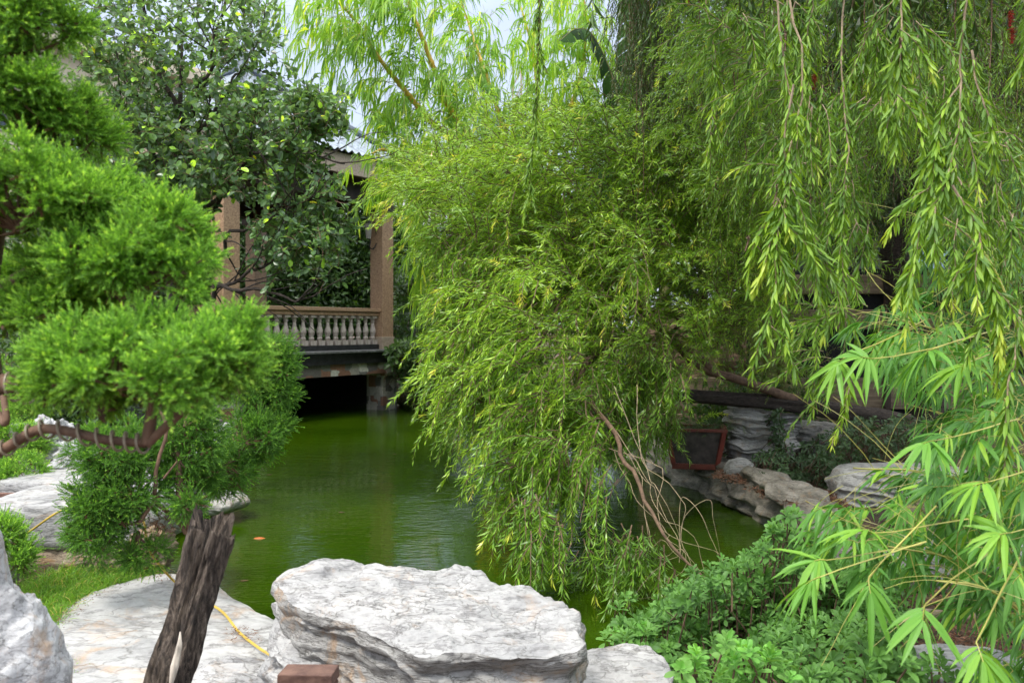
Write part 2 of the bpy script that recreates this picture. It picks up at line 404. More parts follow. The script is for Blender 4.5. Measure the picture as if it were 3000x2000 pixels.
g = np.concatenate([-np.geomspace(400, 14, 14), np.linspace(-13.5, 13.5, 230), np.geomspace(14, 400, 14)])
gy = np.concatenate([-np.geomspace(400, 3, 12), np.linspace(-2, 28, 260), np.geomspace(29, 500, 14)])
X, Y = np.meshgrid(g, gy); Z = ground_z(X, Y)
ny, nx = X.shape; i = np.arange(ny-1)[:, None]*nx; j = np.arange(nx-1)
gm, n, p, _ = newmat('soil')
v = coords(n); nz = noise(n, v, 1.3, 8); nf = noise(n, v, 30, 6, .7)
col = ramp(n, nz, [(.3, (.035, .024, .015)), (.5, (.085, .055, .032)), (.7, (.13, .09, .055))]).outputs[0]
col = mix(n, .8, col, ramp(n, nf, [(.35, (.35, .33, .3)), (.5, (1, 1, 1)), (.68, (1.7, 1.35, 1.0))]).outputs[0], 'MULTIPLY')
n.links.new(col, p.inputs['Base Color']); p.inputs['Roughness'].default_value = .95; bump(n, p, nf, .02)
gmb = MB(); gmb.add(np.stack([X, Y, Z], -1).reshape(-1, 3), np.stack([i+j, i+j+1, i+j+1+nx, i+j+nx], -1).reshape(-1, 4))
tag(gmb.build('ground', gm, smooth=True), kind='structure')

wm, n, p, _ = newmat('pond_water')
v = coords(n, (1., 2.6, 1.), (0, 0, .25)); n1 = noise(n, v, 2.4, 3, .5, .3); n2 = noise(n, v, 9, 3, .5, .2); n0 = noise(n, coords(n), .5, 3)
c = ramp(n, n0, [(.3, (.019, .047, .001)), (.7, (.034, .072, .0015))]).outputs[0]
n.links.new(c, p.inputs['Base Color']); p.inputs['Roughness'].default_value = .03; p.inputs['IOR'].default_value = 1.33
amp = ramp(n, noise(n, coords(n), .45, 2), [(.35, (.15, .15, .15)), (.65, (1, 1, 1))]).outputs[0]
b1 = bump(n, None, n1, .011, .35)
bb = n.nodes.new('ShaderNodeBump'); bb.inputs['Distance'].default_value = .0055; n.links.new(amp, bb.inputs['Strength'])
n.links.new(n2, bb.inputs['Height']); n.links.new(b1, bb.inputs['Normal']); n.links.new(bb.outputs[0], p.inputs['Normal'])
mb = MB(); mb.add([(-16, 2.5, 0), (5, 2.5, 0), (5, 27, 0), (-16, 27, 0)], [[0, 1, 2, 3]])
tag(mb.build('water', wm), kind='structure')

# ================================================================ materials of built things
granite = simple('brown_granite', (.44, .29, .18), .5, 38, .5, 0, col2=(.2, .115, .065))
granite_l = simple('tan_granite', (.46, .37, .28), .55, 30, .4, 0, col2=(.27, .2, .145))
slate = simple('black_slate', (.035, .034, .037), .4, 9, .5, .003)
lipm = simple('grey_stone_edge', (.2, .2, .2), .5, 12, .4, .002)
balm = simple('pale_cast_stone', (.5, .44, .4), .75, 11, .35, .003, col2=(.27, .22, .18))
tile = simple('grey_blue_roof_tile', (.26, .31, .37), .35, 6, .35, .002)
ridge = simple('dark_ridge_tile', (.11, .14, .18), .4, 6, .3, .002)
soff = simple('dark_brown_wood', (.06, .035, .022), .6, 5, .4, .003)
iron = simple('black_iron', (.02, .02, .02), .45, 9, .2, 0)
glassw = simple('frosted_lamp_glass', (.32, .30, .27), .3, 9, .2, 0)
# mosaic stone cladding
mos, n, p, _ = newmat('mosaic_stone_cladding')
vo = n.nodes.new('ShaderNodeTexVoronoi'); vo.distance = 'CHEBYCHEV'; vo.inputs['Scale'].default_value = 5.; vo.inputs['Randomness'].default_value = .7
n.links.new(coords(n, (1, 1, 1.1)), vo.inputs[0])
sp = n.nodes.new('ShaderNodeSeparateColor'); n.links.new(vo.outputs['Color'], sp.inputs[0])
r = ramp(n, sp.outputs[0], [(0, (.16, .14, .13)), (.25, (.42, .38, .33)), (.5, (.3, .15, .1)), (.68, (.55, .5, .44)), (.82, (.2, .19, .18)), (.93, (.7, .67, .6))], 'CONSTANT').outputs[0]
r = mix(n, .7, r, ramp(n, noise(n, coords(n), 25, 6), [(.3, (.55, .55, .55)), (.6, (1, 1, 1))]).outputs[0], 'MULTIPLY')
n.links.new(r, p.inputs['Base Color']); p.inputs['Roughness'].default_value = .7

# ================================================================ pavilion
Lx, Ly = -5.04, 15.0; RZ = math.atan2(.834, .552); A = 4.05
pav = thing('garden_pavilion', 'granite pavilion with grey blue tiled roof, standing on stone piers over the pond', 'pavilion', (Lx, Ly, 0), rz=RZ, ws=False)
h = .175
def part(mb, name, mat, parent=pav, **k): return mb.build(name, mat, parent, **k)
for (x, y) in ((0, 0), (A, 0), (0, A), (A, A)):
    mb = MB(); mb.box(x-h, x+h, y-h, y+h, 1.30, 4.55); cobj = part(mb, 'column', granite, bevel=.01)
    mb = MB(); mb.box(x-h-.02, x+h+.02, y-h-.02, y+h+.02, 1.297, 1.56); part(mb, 'plinth', granite_l, cobj, bevel=.006)
    mb = MB(); mb.box(x-h-.06, x+h+.06, y-h-.06, y+h+.06, 4.22, 4.36); part(mb, 'capital', soff, cobj)
    mb = MB(); mb.box(x-.23, x+.23, y-.23, y+.23, -.8, .74); mb.box(x-.3, x+.3, y-.3, y+.3, .74, .80); part(mb, 'pier', mos, bevel=.01)
mb = MB(); mb.box(-.5, A+.5, -.5, A+.5, 1.25, 1.296); part(mb, 'deck_edge', lipm, bevel=.008)
mb = MB(); mb.box(-.4, A+.4, -.4, A+.4, 1.03, 1.248); part(mb, 'deck_beam', slate)
mb = MB(); mb.box(-.34, A+.34, -.34, -.1, .80, 1.028); mb.box(-.34, A+.34, A+.1, A+.34, .8, 1.028); mb.box(-.34, -.1, -.098, A+.098, .8, 1.028); mb.box(A+.1, A+.34, -.098, A+.098, .8, 1.028)
part(mb, 'clad_beam', mos)
mb = MB(); mb.box(-.4, A+2, A+.36, A+.7, -.8, 1.02); mb.box(-.6, -.38, .6, A+.7, -.8, 1.02); mb.box(A+.5, A+.8, .8, A+.36, -.8, 1.02); part(mb, 'void_backing_wall', slate)  # dark walls added behind the piers to keep light out of the void
def baluster_mesh():
    prof = [(.0, .05), (.0, .075), (.1, .075), (.1, .045), (.14, .055), (.17, .038), (.2, .048), (.26, .064), (.31, .058), (.4, .036), (.46, .030), (.49, .044), (.5, .032), (.53, .045), (.55, .062), (.555, .07), (.6, .07)]
    mb = MB(); ns = 12; th = np.arange(ns)/ns*2*math.pi
    V = np.array([[(r*math.cos(t), r*math.sin(t), z) for t in th] for z, r in prof[3:-2]])
    mb.add(V.reshape(-1, 3), grid_faces(len(V), ns))
    mb.box(-.072, .072, -.072, .072, 0, .1); mb.box(-.068, .068, -.068, .068, .55, .6)
    return mb.mesh('baluster', [balm])
bmesh_ = baluster_mesh()
def balustrade(x0, x1, y, count):
    mb = MB(); mb.box(x0, x1, y-.1, y+.1, 1.297, 1.40); part(mb, 'kerb', slate)
    mb = MB(); mb.box(x0, x1, y-.13, y+.13, 2.085, 2.16); mb.box(x0, x1, y-.09, y+.09, 2.002, 2.084); hr = part(mb, 'handrail', granite, bevel=.008)
    for k in range(count):
        b = bpy.data.objects.new('baluster', bmesh_); C.objects.link(b); b.parent = pav
        b.location = (x0+(x1-x0)*(k+.5)/count, y, 1.401)
balustrade(h, A-h, 0, 17); balustrade(h, A-h, A, 17)
mb = MB(); mb.box(-.1, .1, h, A-h, 2.0, 2.16); part(mb, 'handrail', granite)
# eaves, beams, roof
mb = MB(); e = .52; f_ = .60
mb.box(-f_, A+f_, -f_, -e, 4.76, 5.14); mb.box(-f_, A+f_, A+e, A+f_, 4.76, 5.14); mb.box(-f_, -e, -e, A+e, 4.76, 5.14); mb.box(A+e, A+f_, -e, A+e, 4.76, 5.14); part(mb, 'fascia', granite_l)
mb = MB(); mb.box(-.12, A+.12, -.12, .12, 4.37, 4.757); mb.box(-.12, A+.12, A-.12, A+.12, 4.37, 4.757); mb.box(-.12, .12, .12, A-.12, 4.37, 4.757); mb.box(A-.12, A+.12, .12, A-.12, 4.37, 4.757); part(mb, 'roof_beam', soff)
mb = MB(); mb.box(-e, A+e, -e, A+e, 4.76, 4.80); part(mb, 'ceiling_panel', soff)
rf = MB(); a0 = A/2+.72; apex = 7.15; ez = 5.15
for s in range(4):
    U = np.linspace(-1, 1, 241)[None, :]; Vv = np.linspace(0, 1, 60)[:, None]
    u = U*a0*(1-Vv); out = a0*(1-Vv); st = (Vv*16) % 1
    z = ez+(apex-ez)*(Vv**1.12)+.028*np.cos(2*math.pi*u/.19)+.02*(1-st)
    px_ = u; py_ = -out*np.ones_like(U)
    c_, s_ = math.cos(s*math.pi/2), math.sin(s*math.pi/2)
    V = np.stack([A/2+px_*c_-py_*s_, A/2+px_*s_+py_*c_, z], -1)
    nr, na = V.shape[:2]; ii = np.arange(nr-1)[:, None]*na; jj = np.arange(na-1)
    rf.add(V.reshape(-1, 3), np.stack([ii+jj, ii+jj+1, ii+jj+1+na, ii+jj+na], -1).reshape(-1, 4))
roof = part(rf, 'roof', tile)
for (sx, sy) in ((-1, -1), (1, -1), (1, 1), (-1, 1)):
    t = np.linspace(0, 1, 20)[:, None]
    pth = np.c_[A/2+sx*a0*(1-t), A/2+sy*a0*(1-t), ez+.07+(apex-ez)*t**1.12]
    pth[:2, 2] += (.06, .02)
    mb = MB(); tubes(mb, pth, .085, .07, 8, cap=True); part(mb, 'ridge', ridge, roof)
mb = MB(); tubes(mb, np.array([(A/2, A/2, apex-.1), (A/2, A/2, apex+.1), (A/2, A/2, apex+.3), (A/2, A/2, apex+.5)]), .16, .03, 10, cap=True); part(mb, 'finial', ridge, roof)
# wall lantern on right column (near face)
mb = MB(); tubes(mb, spline([(A-h-.02, -.02, 3.55), (A-h-.12, -.02, 3.42), (A-h-.22, -.02, 3.46), (A-h-.2, -.02, 3.6), (A-h-.28, -.02, 3.62)], 24), .012, .012, 6)
tubes(mb, spline([(A-h-.02, -.02, 3.9), (A-h-.08, -.02, 3.98), (A-h-.04, -.02, 3.8), (A-h-.02, -.02, 3.75)], 12), .01, .01, 6)
la = thing('wall_lantern', 'black iron scrolled wall lantern on the right pavilion column', 'lantern', (Lx, Ly, 0), rz=RZ, ws=False)
mb.build('bracket', iron, la)
mb = MB(); tubes(mb, np.array([(A-h-.26, -.02, 3.63), (A-h-.26, -.02, 3.95)]), .05, .085, 10, cap=True); mb.build('lamp_shade', glassw, la)
mb = MB(); tubes(mb, np.array([(A-h-.26, -.02, 3.951), (A-h-.26, -.02, 3.99), (A-h-.26, -.02, 4.06)]), .1, .02, 10, cap=True); mb.build('cap', iron, la)
# stone stools and table seen through the balusters
def lx(x, y, z=0): return (Lx+x*math.cos(RZ)-y*math.sin(RZ), Ly+x*math.sin(RZ)+y*math.cos(RZ), z)
stn = simple('carved_brown_stone', (.3, .2, .15), .5, 14, .4, .003)
t = thing('stone_table', 'round brown stone table inside the pavilion behind the balusters', 'table', lx(1.9, 1.9, 1.3))
c0 = np.array(t.location)
mb = MB(); tubes(mb, c0+np.array([(0, 0, 0), (0, 0, .1), (0, 0, .35), (0, 0, .68)]), .28, .2, 20); mb.build('pedestal', stn, t)
mb = MB(); tubes(mb, c0+np.array([(0, 0, .68), (0, 0, .72), (0, 0, .76)]), .5, .5, 28, cap=True); mb.build('table_top', stn, t)
for k, (x, y, lab) in enumerate(((1.05, 1.3, 'brown stone drum stool nearest the left pavilion column'), (2.7, 1.35, 'brown stone drum stool right of the stone table behind the balusters'), (1.9, 2.9, 'brown stone drum stool beyond the stone table'))):
    c0 = np.array(lx(x, y, 1.3)); mb = MB(); th = np.arange(20)/20*2*math.pi
    V = np.array([[(c0[0]+r*math.cos(a), c0[1]+r*math.sin(a), c0[2]+z) for a in th] for z, r in ((0, .15), (.03, .17), (.2, .21), (.38, .18), (.41, .16), (.42, .001))])
    mb.add(V.reshape(-1, 3), grid_faces(6, 20)); tag(mb.build('stone_stool', stn, loc=tuple(c0)), lab, 'stool', 'stone stools around the pavilion table')

# ================================================================ far buildings, fences, mast
cream = simple('cream_render', (.68, .6, .44), .8, 2, .12, 0)
white = simple('white_render', (.7, .7, .68), .8, 2, .1, 0)
glass = simple('dark_window_glass', (.05, .07, .09), .1, 2, .2, 0)
Cx, Cy = -7.9, 32.; ang = math.atan2(.834, .552)
b = thing('cream_building', 'cream rendered building with a flat overhanging eave, far behind the round leaved tree', 'building', (Cx, Cy, 0), rz=ang, ws=False)
mb = MB(); mb.box(-16, -.5, .5, 9, 0, 9.9); mb.build('wall', cream, b)
mb = MB(); mb.box(-16.5, 0, 0, 9.5, 9.901, 10.25); mb.box(-16.4, -.1, .1, 9.4, 10.251, 10.36); mb.build('roof', cream, b)
for zf in (1.2, 4.3, 7.2):
    for k in range(5):
        mb = MB(); x = -14.5+k*2.9; mb.box(x, x+1.3, .44, .5-.002, zf, zf+1.5); wo = mb.build('window', white, b)
        mb = MB(); mb.box(x+.08, x+1.22, .425, .4385, zf+.08, zf+1.42); mb.build('pane', glass, wo)
bl = simple('pale_blue_render', (.3, .47, .56), .7, 1.5, .2, 0)
q = P(2905, 960, 17.)
b = thing('blue_building', 'pale blue building glimpsed behind the weeping foliage at the right edge', 'building', (q[0], q[1], 0), ws=False)
mb = MB(); mb.box(0, 6, 0, 6, 0, 6.2); mb.build('wall', bl, b)
mb = MB(); mb.box(-.2, 6.2, -.2, 6.2, 6.201, 6.4); mb.build('roof', white, b)
q = P(2270, 960, 13.5)
b = thing('grey_shed', 'pale grey walled shed behind the hanging branches above the board fence', 'shed', (q[0], q[1], 0), ws=False)
mb = MB(); mb.box(0, 2.2, 0, 2, 0, 4.0); mb.build('wall', simple('pale_grey_sheet', (.28, .33, .33), .6, 2, .2, 0), b)
mb = MB(); mb.box(-.12, 2.32, -.15, 2.1, 4.001, 4.12); mb.build('roof', slate, b)
for k, (px, py0, col, lab, Yd, hh) in enumerate(((1515, 190, (.5, .36, .33), 'slim pinkish lattice mast rising behind the yellow bamboo', 45., 0), )):
    mb = MB(); x = (px-1500)/F*Yd; top = CZ-(py0-HY)/F*Yd; s = .22
    for dx, dy in ((-s, -s), (s, -s), (s, s), (-s, s)): tubes(mb, np.array([(x+dx, Yd+dy, 0), (x+dx, Yd+dy, top)]), .05, .05, 4)
    zz = np.arange(0, top-1, .9)
    for z in zz: tubes(mb, np.array([(x-s, Yd-s, z), (x+s, Yd-s, z+.9)]), .035, .035, 4); tubes(mb, np.array([(x-s, Yd+s, z+.9), (x-s, Yd-s, z)]), .035, .035, 4)
    tag(mb.build('lattice_mast', simple('faded_red_steel', col, .6, 3, .2, 0), loc=(x, Yd, 0)), lab, 'mast')
q = P(1425, 330, 38.)
mb = MB(); mb.box(q[0]-.55, q[0]+.5, q[1]-.5, q[1]+.5, 0, q[2]); mb.box(q[0]-.3, q[0]+.2, q[1]-.3, q[1]+.2, q[2]+.001, q[2]+1.3)
tag(mb.build('chimney_tower', simple('blue_grey_render', (.16, .25, .36), .7, 3, .2, 0), loc=(q[0], q[1], 0)), 'narrow blue grey tower behind the bamboo culms', 'tower')
q = P(1175, 440, 48.)
b = thing('pink_roofed_house', 'distant house with a salmon roof just above the pavilion fascia', 'house', (q[0], q[1], 0), ws=False)
mb = MB(); mb.box(-.8, 1.8, -2, 2, 0, q[2]-.9); mb.build('wall', white, b)
mb = MB(); z0 = q[2]-.899; mb.add([(-1.1, -2.4, z0), (2.1, -2.4, z0), (2.1, 2.4, z0), (-1.1, 2.4, z0), (-1.1, 0, z0+.9), (2.1, 0, z0+.9)], [np.array([[0, 1, 5, 4], [2, 3, 4, 5], [0, 3, 2, 1]]), np.array([[0, 4, 3], [1, 2, 5]])]); mb.build('roof', simple('salmon_tile', (.55, .25, .18), .7, 5, .3, 0), b)
# white picket fence behind the pavilion
wf = simple('white_painted_metal', (.55, .57, .52), .5, 4, .2, 0)
fx = thing('picket_fence', 'white metal picket fence seen through the pavilion', 'fence', (-9.5, 27.6, .2))
mb = MB()
for z in (1.15, 2.2): mb.box(-11, .5, 27.58, 27.62, z, z+.06)
mb.build('rail', wf, fx)
for k in range(48):
    x = -11+k*.24; mb = MB(); mb.box(x, x+.05, 27.54, 27.575, .2, 2.4+.05*(k % 2)); mb.build('picket', wf, fx)
# board fence on the right with dark netting behind
tan = simple('weathered_tan_board', (.26, .2, .13), .8, 3, .5, .004, col2=(.12, .09, .06), scale=(.6, 1, 9))
net = simple('black_shade_netting', (.02, .021, .024), .9, 60, .6, .006, col2=(.006, .006, .008), scale=(1, 1, 2.5))
ft = thing('board_fence', 'low retaining fence of tan boards with black netting between, behind the fallen trunk', 'fence', (3.6, 10.9, .3))
for (z0, z1, x0, x1) in ((2.18, 2.42, 3.35, 7), (1.73, 1.98, 3.1, 7), (.72, 1.12, 2.0, 7), (.36, .66, 1.6, 7.)):
    mb = MB(); mb.box(x0, x1, 10.8, 10.86, z0, z1); mb.build('board', tan, ft, bevel=.008)
mb = MB(); mb.box(3.0, 7, 10.88, 10.92, .3, 2.5); mb.build('netting', net, ft)
for x in (3.3, 4.7, 6.1): mb = MB(); mb.box(x, x+.07, 10.74, 10.797, .2, 2.5); mb.build('post', soff, ft)
bw = simple('brown_mud_wall', (.2, .13, .08), .9, 4, .4, .01, col2=(.1, .07, .045))
mb = MB(); n_ = 60; xs = np.linspace(1.9, 3.9, n_); zs = np.linspace(-.1, 2.0, 30); XX, ZZ = np.meshgrid(xs, zs)
YY = 12.0+.05*fbm(np.stack([XX*3, ZZ*3, XX*0], -1), 4); i = np.arange(29)[:, None]*n_; j = np.arange(n_-1)
V1 = np.stack([XX, YY, ZZ], -1).reshape(-1, 3); V2 = V1+np.array((0, .3, 0)); q4 = np.stack([i+j, i+j+1, i+j+1+n_, i+j+n_], -1).reshape(-1, 4)
mb.add(V1, q4); mb.add(V2, q4); mb.box(1.9, 3.9, 12.04, 12.26, 1.93, 2.02)
tag(mb.build('garden_wall', bw, loc=(2.9, 12, 0)), 'rough brown garden wall behind the weeping tree', 'wall')

# ================================================================ rocks
R_white = rockmat('white_limestone', (.47, .46, .445), (.34, .335, .33), (.16, .16, .165), .24, 1.3, .3, (0, .1, 0), 9)
R_grey = rockmat('grey_limestone', (.5, .485, .45), (.34, .33, .31), (.12, .115, .1), .3, 1.6, .4, (0, .15, 0), 10)
R_side = rockmat('darker_rock_side', (.44, .43, .41), (.33, .32, .3), (.13, .125, .12), .4, 1.6, .8, (0, .12, 0), 12)  # slightly darker, more ochre and layered stone for the large rock's side faces
R_crag = rockmat('craggy_limestone', (.62, .62, .63), (.42, .42, .43), (.1, .1, .11), .35, 2.4, .1, (.4, .2, 0), 3)
R_tan = rockmat('tan_stone', (.42, .34, .25), (.3, .22, .15), (.11, .085, .06), .7, 2., .4, (0, 0, 0), 6)
R_flat = rockmat('pale_flagstone', (.45, .44, .425), (.385, .38, .37), (.25, .25, .25), .36, .8, .1, (0, .1, 0), 2)
R_bank = rockmat('mossy_bank_stone', (.34, .31, .26), (.2, .18, .14), (.06, .055, .045), .3, 2.2, .4, (0, 0, 0), 6)
big = [PZ(x, y, .75) for x, y in ((808, 1708), (850, 1668), (1000, 1655), (1150, 1670), (1350, 1668), (1480, 1700), (1600, 1722), (1690, 1770), (1716, 1800), (1700, 1850), (1600, 1872), (1480, 1878), (1350, 1868), (1230, 1882), (1100, 1838), (1000, 1806), (900, 1770))]
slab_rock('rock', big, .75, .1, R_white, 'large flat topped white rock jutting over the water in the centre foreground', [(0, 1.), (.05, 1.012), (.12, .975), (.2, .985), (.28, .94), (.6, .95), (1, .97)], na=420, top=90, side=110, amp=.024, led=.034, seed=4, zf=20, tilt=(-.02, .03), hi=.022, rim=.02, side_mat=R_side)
led = [PZ(x, y, .5) for x, y in ((800, 1835), (900, 1790), (1060, 1850), (1250, 1960), (1300, 2060), (1150, 2120), (960, 2060), (840, 1960), (795, 1890))]
slab_rock('rock', led, .55, .05, R_white, 'stepped white ledge rock tucked under the left end of the large flat rock', [(0, 1.), (.1, 1.04), (.2, .92), (.5, 1.02), (1, 1.0)], na=180, amp=.045, led=.07, seed=14, zf=18, tilt=(-.1, .1), rim=.05, hi=.03)
sl = [PZ(x, y, .3) for x, y in ((140, 1840), (200, 1760), (330, 1695), (470, 1668), (560, 1672), (640, 1705), (740, 1770), (840, 1815), (875, 1850), (870, 1920), (860, 2010), (820, 2150), (600, 2250), (300, 2230), (120, 2080), (110, 1930))]
slab_rock('rock', sl, .30, -.3, R_flat, 'broad pale flagstone slab on the near left bank with the hose across it', [(0, 1.), (.1, 1.0), (.5, .96), (1, .95)], na=260, top=60, side=30, amp=.008, led=.03, seed=9, zf=12, hi=.01)
rr = [PZ(x, y, .42) for x, y in ((1690, 1900), (1800, 1882), (1880, 1885), (1930, 1925), (1962, 1975), (1950, 2060), (1850, 2120), (1700, 2120), (1640, 2000))]
slab_rock('rock', rr, .42, -.1, R_white, 'rounded white rock at the bottom edge right of the large flat rock', [(0, 1.), (.15, 1.05), (.5, 1.), (1, .95)], amp=.02, led=.03, seed=21, hi=.015, tilt=(.06, .05))
sm = [PZ(x, y, .36) for x, y in ((560, 1965), (640, 1915), (780, 1905), (870, 1940), (1000, 1960), (1120, 1985), (1150, 2080), (700, 2100), (560, 2050))]
slab_rock('rock', sm, .37, 0, R_white, 'low cracked white rock at the bottom edge between stump and large rock', [(0, 1.), (.15, 1.03), (1, .95)], amp=.03, led=.03, seed=23, hi=.02)
q = P(70, 1760, 1.95)
boulder('rock', (q[0]-.15, q[1], .60), (.235, .22, .80), R_crag, 'tall craggy grey scholar rock at the lower left edge', 13, .2, 2.3, crag=.05, nu=240, nv=200)
q = P(1120, 1960, 3.6)
# left bank pile
def PR(px, py, Y): return P(px, py, Y)
def wb(px0, px1, py0, py1, Y, depth=.8, **k):
    """boulder whose picture box is given at distance Y"""
    a = P(px0, py0, Y); b_ = P(px1, py1, Y); c = (a+b_)/2; r = (abs(b_[0]-a[0])/2, abs(b_[0]-a[0])/2*depth, abs(a[2]-b_[2])/2)
    return c, r
c, r = wb(30, 540, 1408, 1590, 5.55, .75); boulder('rock', c, r, R_white, 'thick rounded white boulder slab on the left bank, lower of two', 31, .05, 1.4, strata=.02, flat=r[2]*.62, pw=.55, nu=160, nv=90)
c, r = wb(32, 330, 1366, 1500, 6.2, .8); boulder('rock', c, r, R_white, 'smooth white boulder slab behind and above the thick one on the left bank', 33, .05, 1.4, strata=.02, flat=r[2]*.6, pw=.55)
c, r = wb(50, 420, 1520, 1690, 5.45, .7); boulder('rock', c, r, R_tan, 'brown stained boulder under the thick white slab on the left bank', 35, .14, 2.2, strata=.06, pw=.7)
c, r = wb(70, 240, 1225, 1400, 7.1, .7); boulder('rock', c, r, R_crag, 'craggy dark grey rock behind the white boulders on the left bank', 37, .25, 2.6, crag=.12, nu=150, nv=100)
c, r = wb(150, 300, 1300, 1420, 6.8, .7); boulder('rock', c, r, R_crag, 'small craggy grey rock half hidden under the juniper pad', 39, .25, 2.6, crag=.12)
c, r = wb(25, 135, 1222, 1300, 8.4, .7); boulder('rock', c, r, R_white, 'far white rock with a brown patch at the left edge', 41, .15, 2., strata=.06, flat=r[2]*.5)
c, r = wb(360, 530, 1432, 1560, 5.7, .9); boulder('rock', c, r, R_white, 'layered white rock by the water behind the lower juniper bush', 43, .1, 2., strata=.14, zf=26, flat=r[2]*.7, pw=.7)
c, r = wb(330, 505, 1520, 1680, 5.3, .8); boulder('rock', c, r, R_tan, 'pitted brown and grey rock at the water edge beside the yellow hose', 45, .2, 2.4, crag=.1, pw=.8)
c, r = wb(590, 690, 1240, 1320, 8.3, .8); boulder('rock', c, r, R_crag, 'small pitted rock showing between the juniper bushes above the water', 47, .2, 2.4, crag=.08)
c, r = wb(430, 620, 1320, 1480, 7.6, .9); boulder('rock', c, r, R_crag, 'grey shore rock behind the juniper stems on the left bank', 49, .2, 2., crag=.08)
c, r = wb(560, 720, 1440, 1500, 7.8, 1.2); boulder('rock', c, r, R_grey, 'low wet rock at the left water edge below the juniper', 51, .15, 2.)
c, r = wb(-60, 70, 1560, 1720, 4.9, .8); boulder('rock', c, r, R_grey, 'grey rock in shade under the left boulder pile', 52, .15, 2.)
# right bank rocks
q = P(2222, 1250, 9.2); lt = np.array([(-.36, -.05), (-.3, -.2), (-.05, -.26), (.2, -.2), (.4, -.1), (.42, .08), (.25, .22), (-.05, .27), (-.3, .16)])+q[:2]
slab_rock('rock', lt, .86, .36, R_grey, 'pale rock of thin stacked layers standing right of the planter', [(0, 1.), (.12, .93), (.2, 1.03), (.38, .86), (.45, .98), (.6, .9), (.7, 1.02), (1, .85)], na=220, top=30, side=110, amp=.022, led=.075, seed=61, zf=26, tilt=(-.16, -.1), hi=.02, rim=.02)
c, r = wb(2290, 2480, 1235, 1330, 9.6, .8); boulder('rock', c, r, R_grey, 'grey rock behind the layered rock on the right bank', 63, .14, 2., strata=.15, zf=20)
c, r = wb(2120, 2215, 1340, 1425, 8.4, .9); boulder('rock', c, r, R_grey, 'small round grey boulder on the right bank below the layered rock', 65, .08, 1.6)
c, r = wb(2190, 2330, 1375, 1450, 8.3, .9); boulder('rock', c, r, R_bank, 'low dark rock under the creeping plant on the right bank', 66, .14, 1.8, strata=.1)
c, r = wb(2425, 2860, 1330, 1560, 7.4, .7); boulder('rock', c, r, R_grey, 'big striated grey rock on the right bank with dark wavy layers', 67, .1, 1.5, strata=.09, zf=26, tilt=.2, pw=.75, nu=220, nv=150, flat=r[2]*.6)
c, r = wb(2440, 2700, 1500, 1680, 6.9, .7); boulder('rock', c, r, R_tan, 'angular tan rock below the striated rock near the water', 69, .25, 1.6, strata=.06, pw=.7)
c, r = wb(2650, 3000, 1440, 1620, 6.3, .7); boulder('rock', c, r, R_tan, 'tan rock behind the bamboo leaves right of the striated rock', 71, .2, 1.6, pw=.8)
c, r = wb(2560, 2900, 1570, 1740, 5.2, .8); boulder('rock', c, r, R_grey, 'grey rock half covered by lower bamboo leaves', 73, .16, 1.8, strata=.1)
c, r = wb(2850, 3080, 1590, 1800, 4.7, .8); boulder('rock', c, r, R_grey, 'dark grey rock at the right edge under the bamboo', 75, .16, 1.8)
c, r = wb(2640, 3010, 1892, 2120, 3.3, .8); boulder('rock', c, r, R_white, 'pale rough rock in the bottom right corner', 77, .12, 2., strata=.06, pw=.65, flat=r[2]*.6)
c, r = wb(2560, 2680, 1905, 2020, 3.6, .8); boulder('rock', c, r, R_grey, 'small pale stone beside the bottom right rock', 79, .12, 2., pw=.7)
c, r = wb(1150, 1260, 1110, 1190, 19.3, 1); boulder('rock', c, r, R_bank, 'dark shore rock right of the pavilion pier', 81, .2, 2.)
# bank kerb walls around the pond
def bank(pts, name, label, top, thick=.34, seed=0, mat=R_bank, zj=.03):
    p = spline([(x, y, 0) for x, y in pts], 160); tn = nrm(np.gradient(p, axis=0)); nr = np.stack([tn[:, 1], -tn[:, 0], tn[:, 0]*0], -1)
    prof = np.array([(0, -.5), (-.02, -.1), (.0, .4), (.0, .75), (-.03, .96), (.02, 1.), (.3, 1.02), (.6, 1.), (1., .98), (1., .3)])
    pr = np.array([np.interp(np.linspace(0, 9, 46), np.arange(10), prof[:, k]) for k in (0, 1)]).T
    tj = top*(1+.18*fbm(p*.9, seed+2, 3))
    V = p[:, None]+nr[:, None]*(pr[None, :, 0]*thick)[..., None]; V[..., 2] += pr[None, :, 1]*tj[:, None]
    V = V+.085*fbm3(V*2.6, seed, 5)+.03*fbm3(V*9, seed+3, 3)
    lz = V[..., 2]*16+fbm(V, seed+8, 3)*1.5
    V += nr[:, None]*(.11*vnoise(np.stack([V[..., 0]*2, V[..., 1]*2, lz], -1), seed+6))[..., None]
    m, k = V.shape[:2]; i = np.arange(m-1)[:, None]*k; j = np.arange(k-1)
    mb = MB(); mb.add(V.reshape(-1, 3), np.stack([i+j, i+j+1, i+j+1+k, i+j+k], -1).reshape(-1, 4))
    return tag(mb.build(name, mat, smooth=True, loc=(p[80, 0], p[80, 1], 0)), label, 'wall')
bank([(1.35, 4.75), (1.9, 5.7), (2.27, 6.9), (2.1, 8.5), (1.75, 10.3), (1.3, 13), (.5, 16), (-.7, 18.6), (-1.3, 20.8), (-3.2, 25)], 'pond_wall', 'rough stone retaining wall along the right bank of the pond', .3, seed=5)
bank([(-12, 17.5), (-7, 14), (-4.4, 11.6), (-3.25, 9), (-2.8, 6.6)], 'pond_wall', 'low stone edging along the left bank of the pond', .26, seed=8)

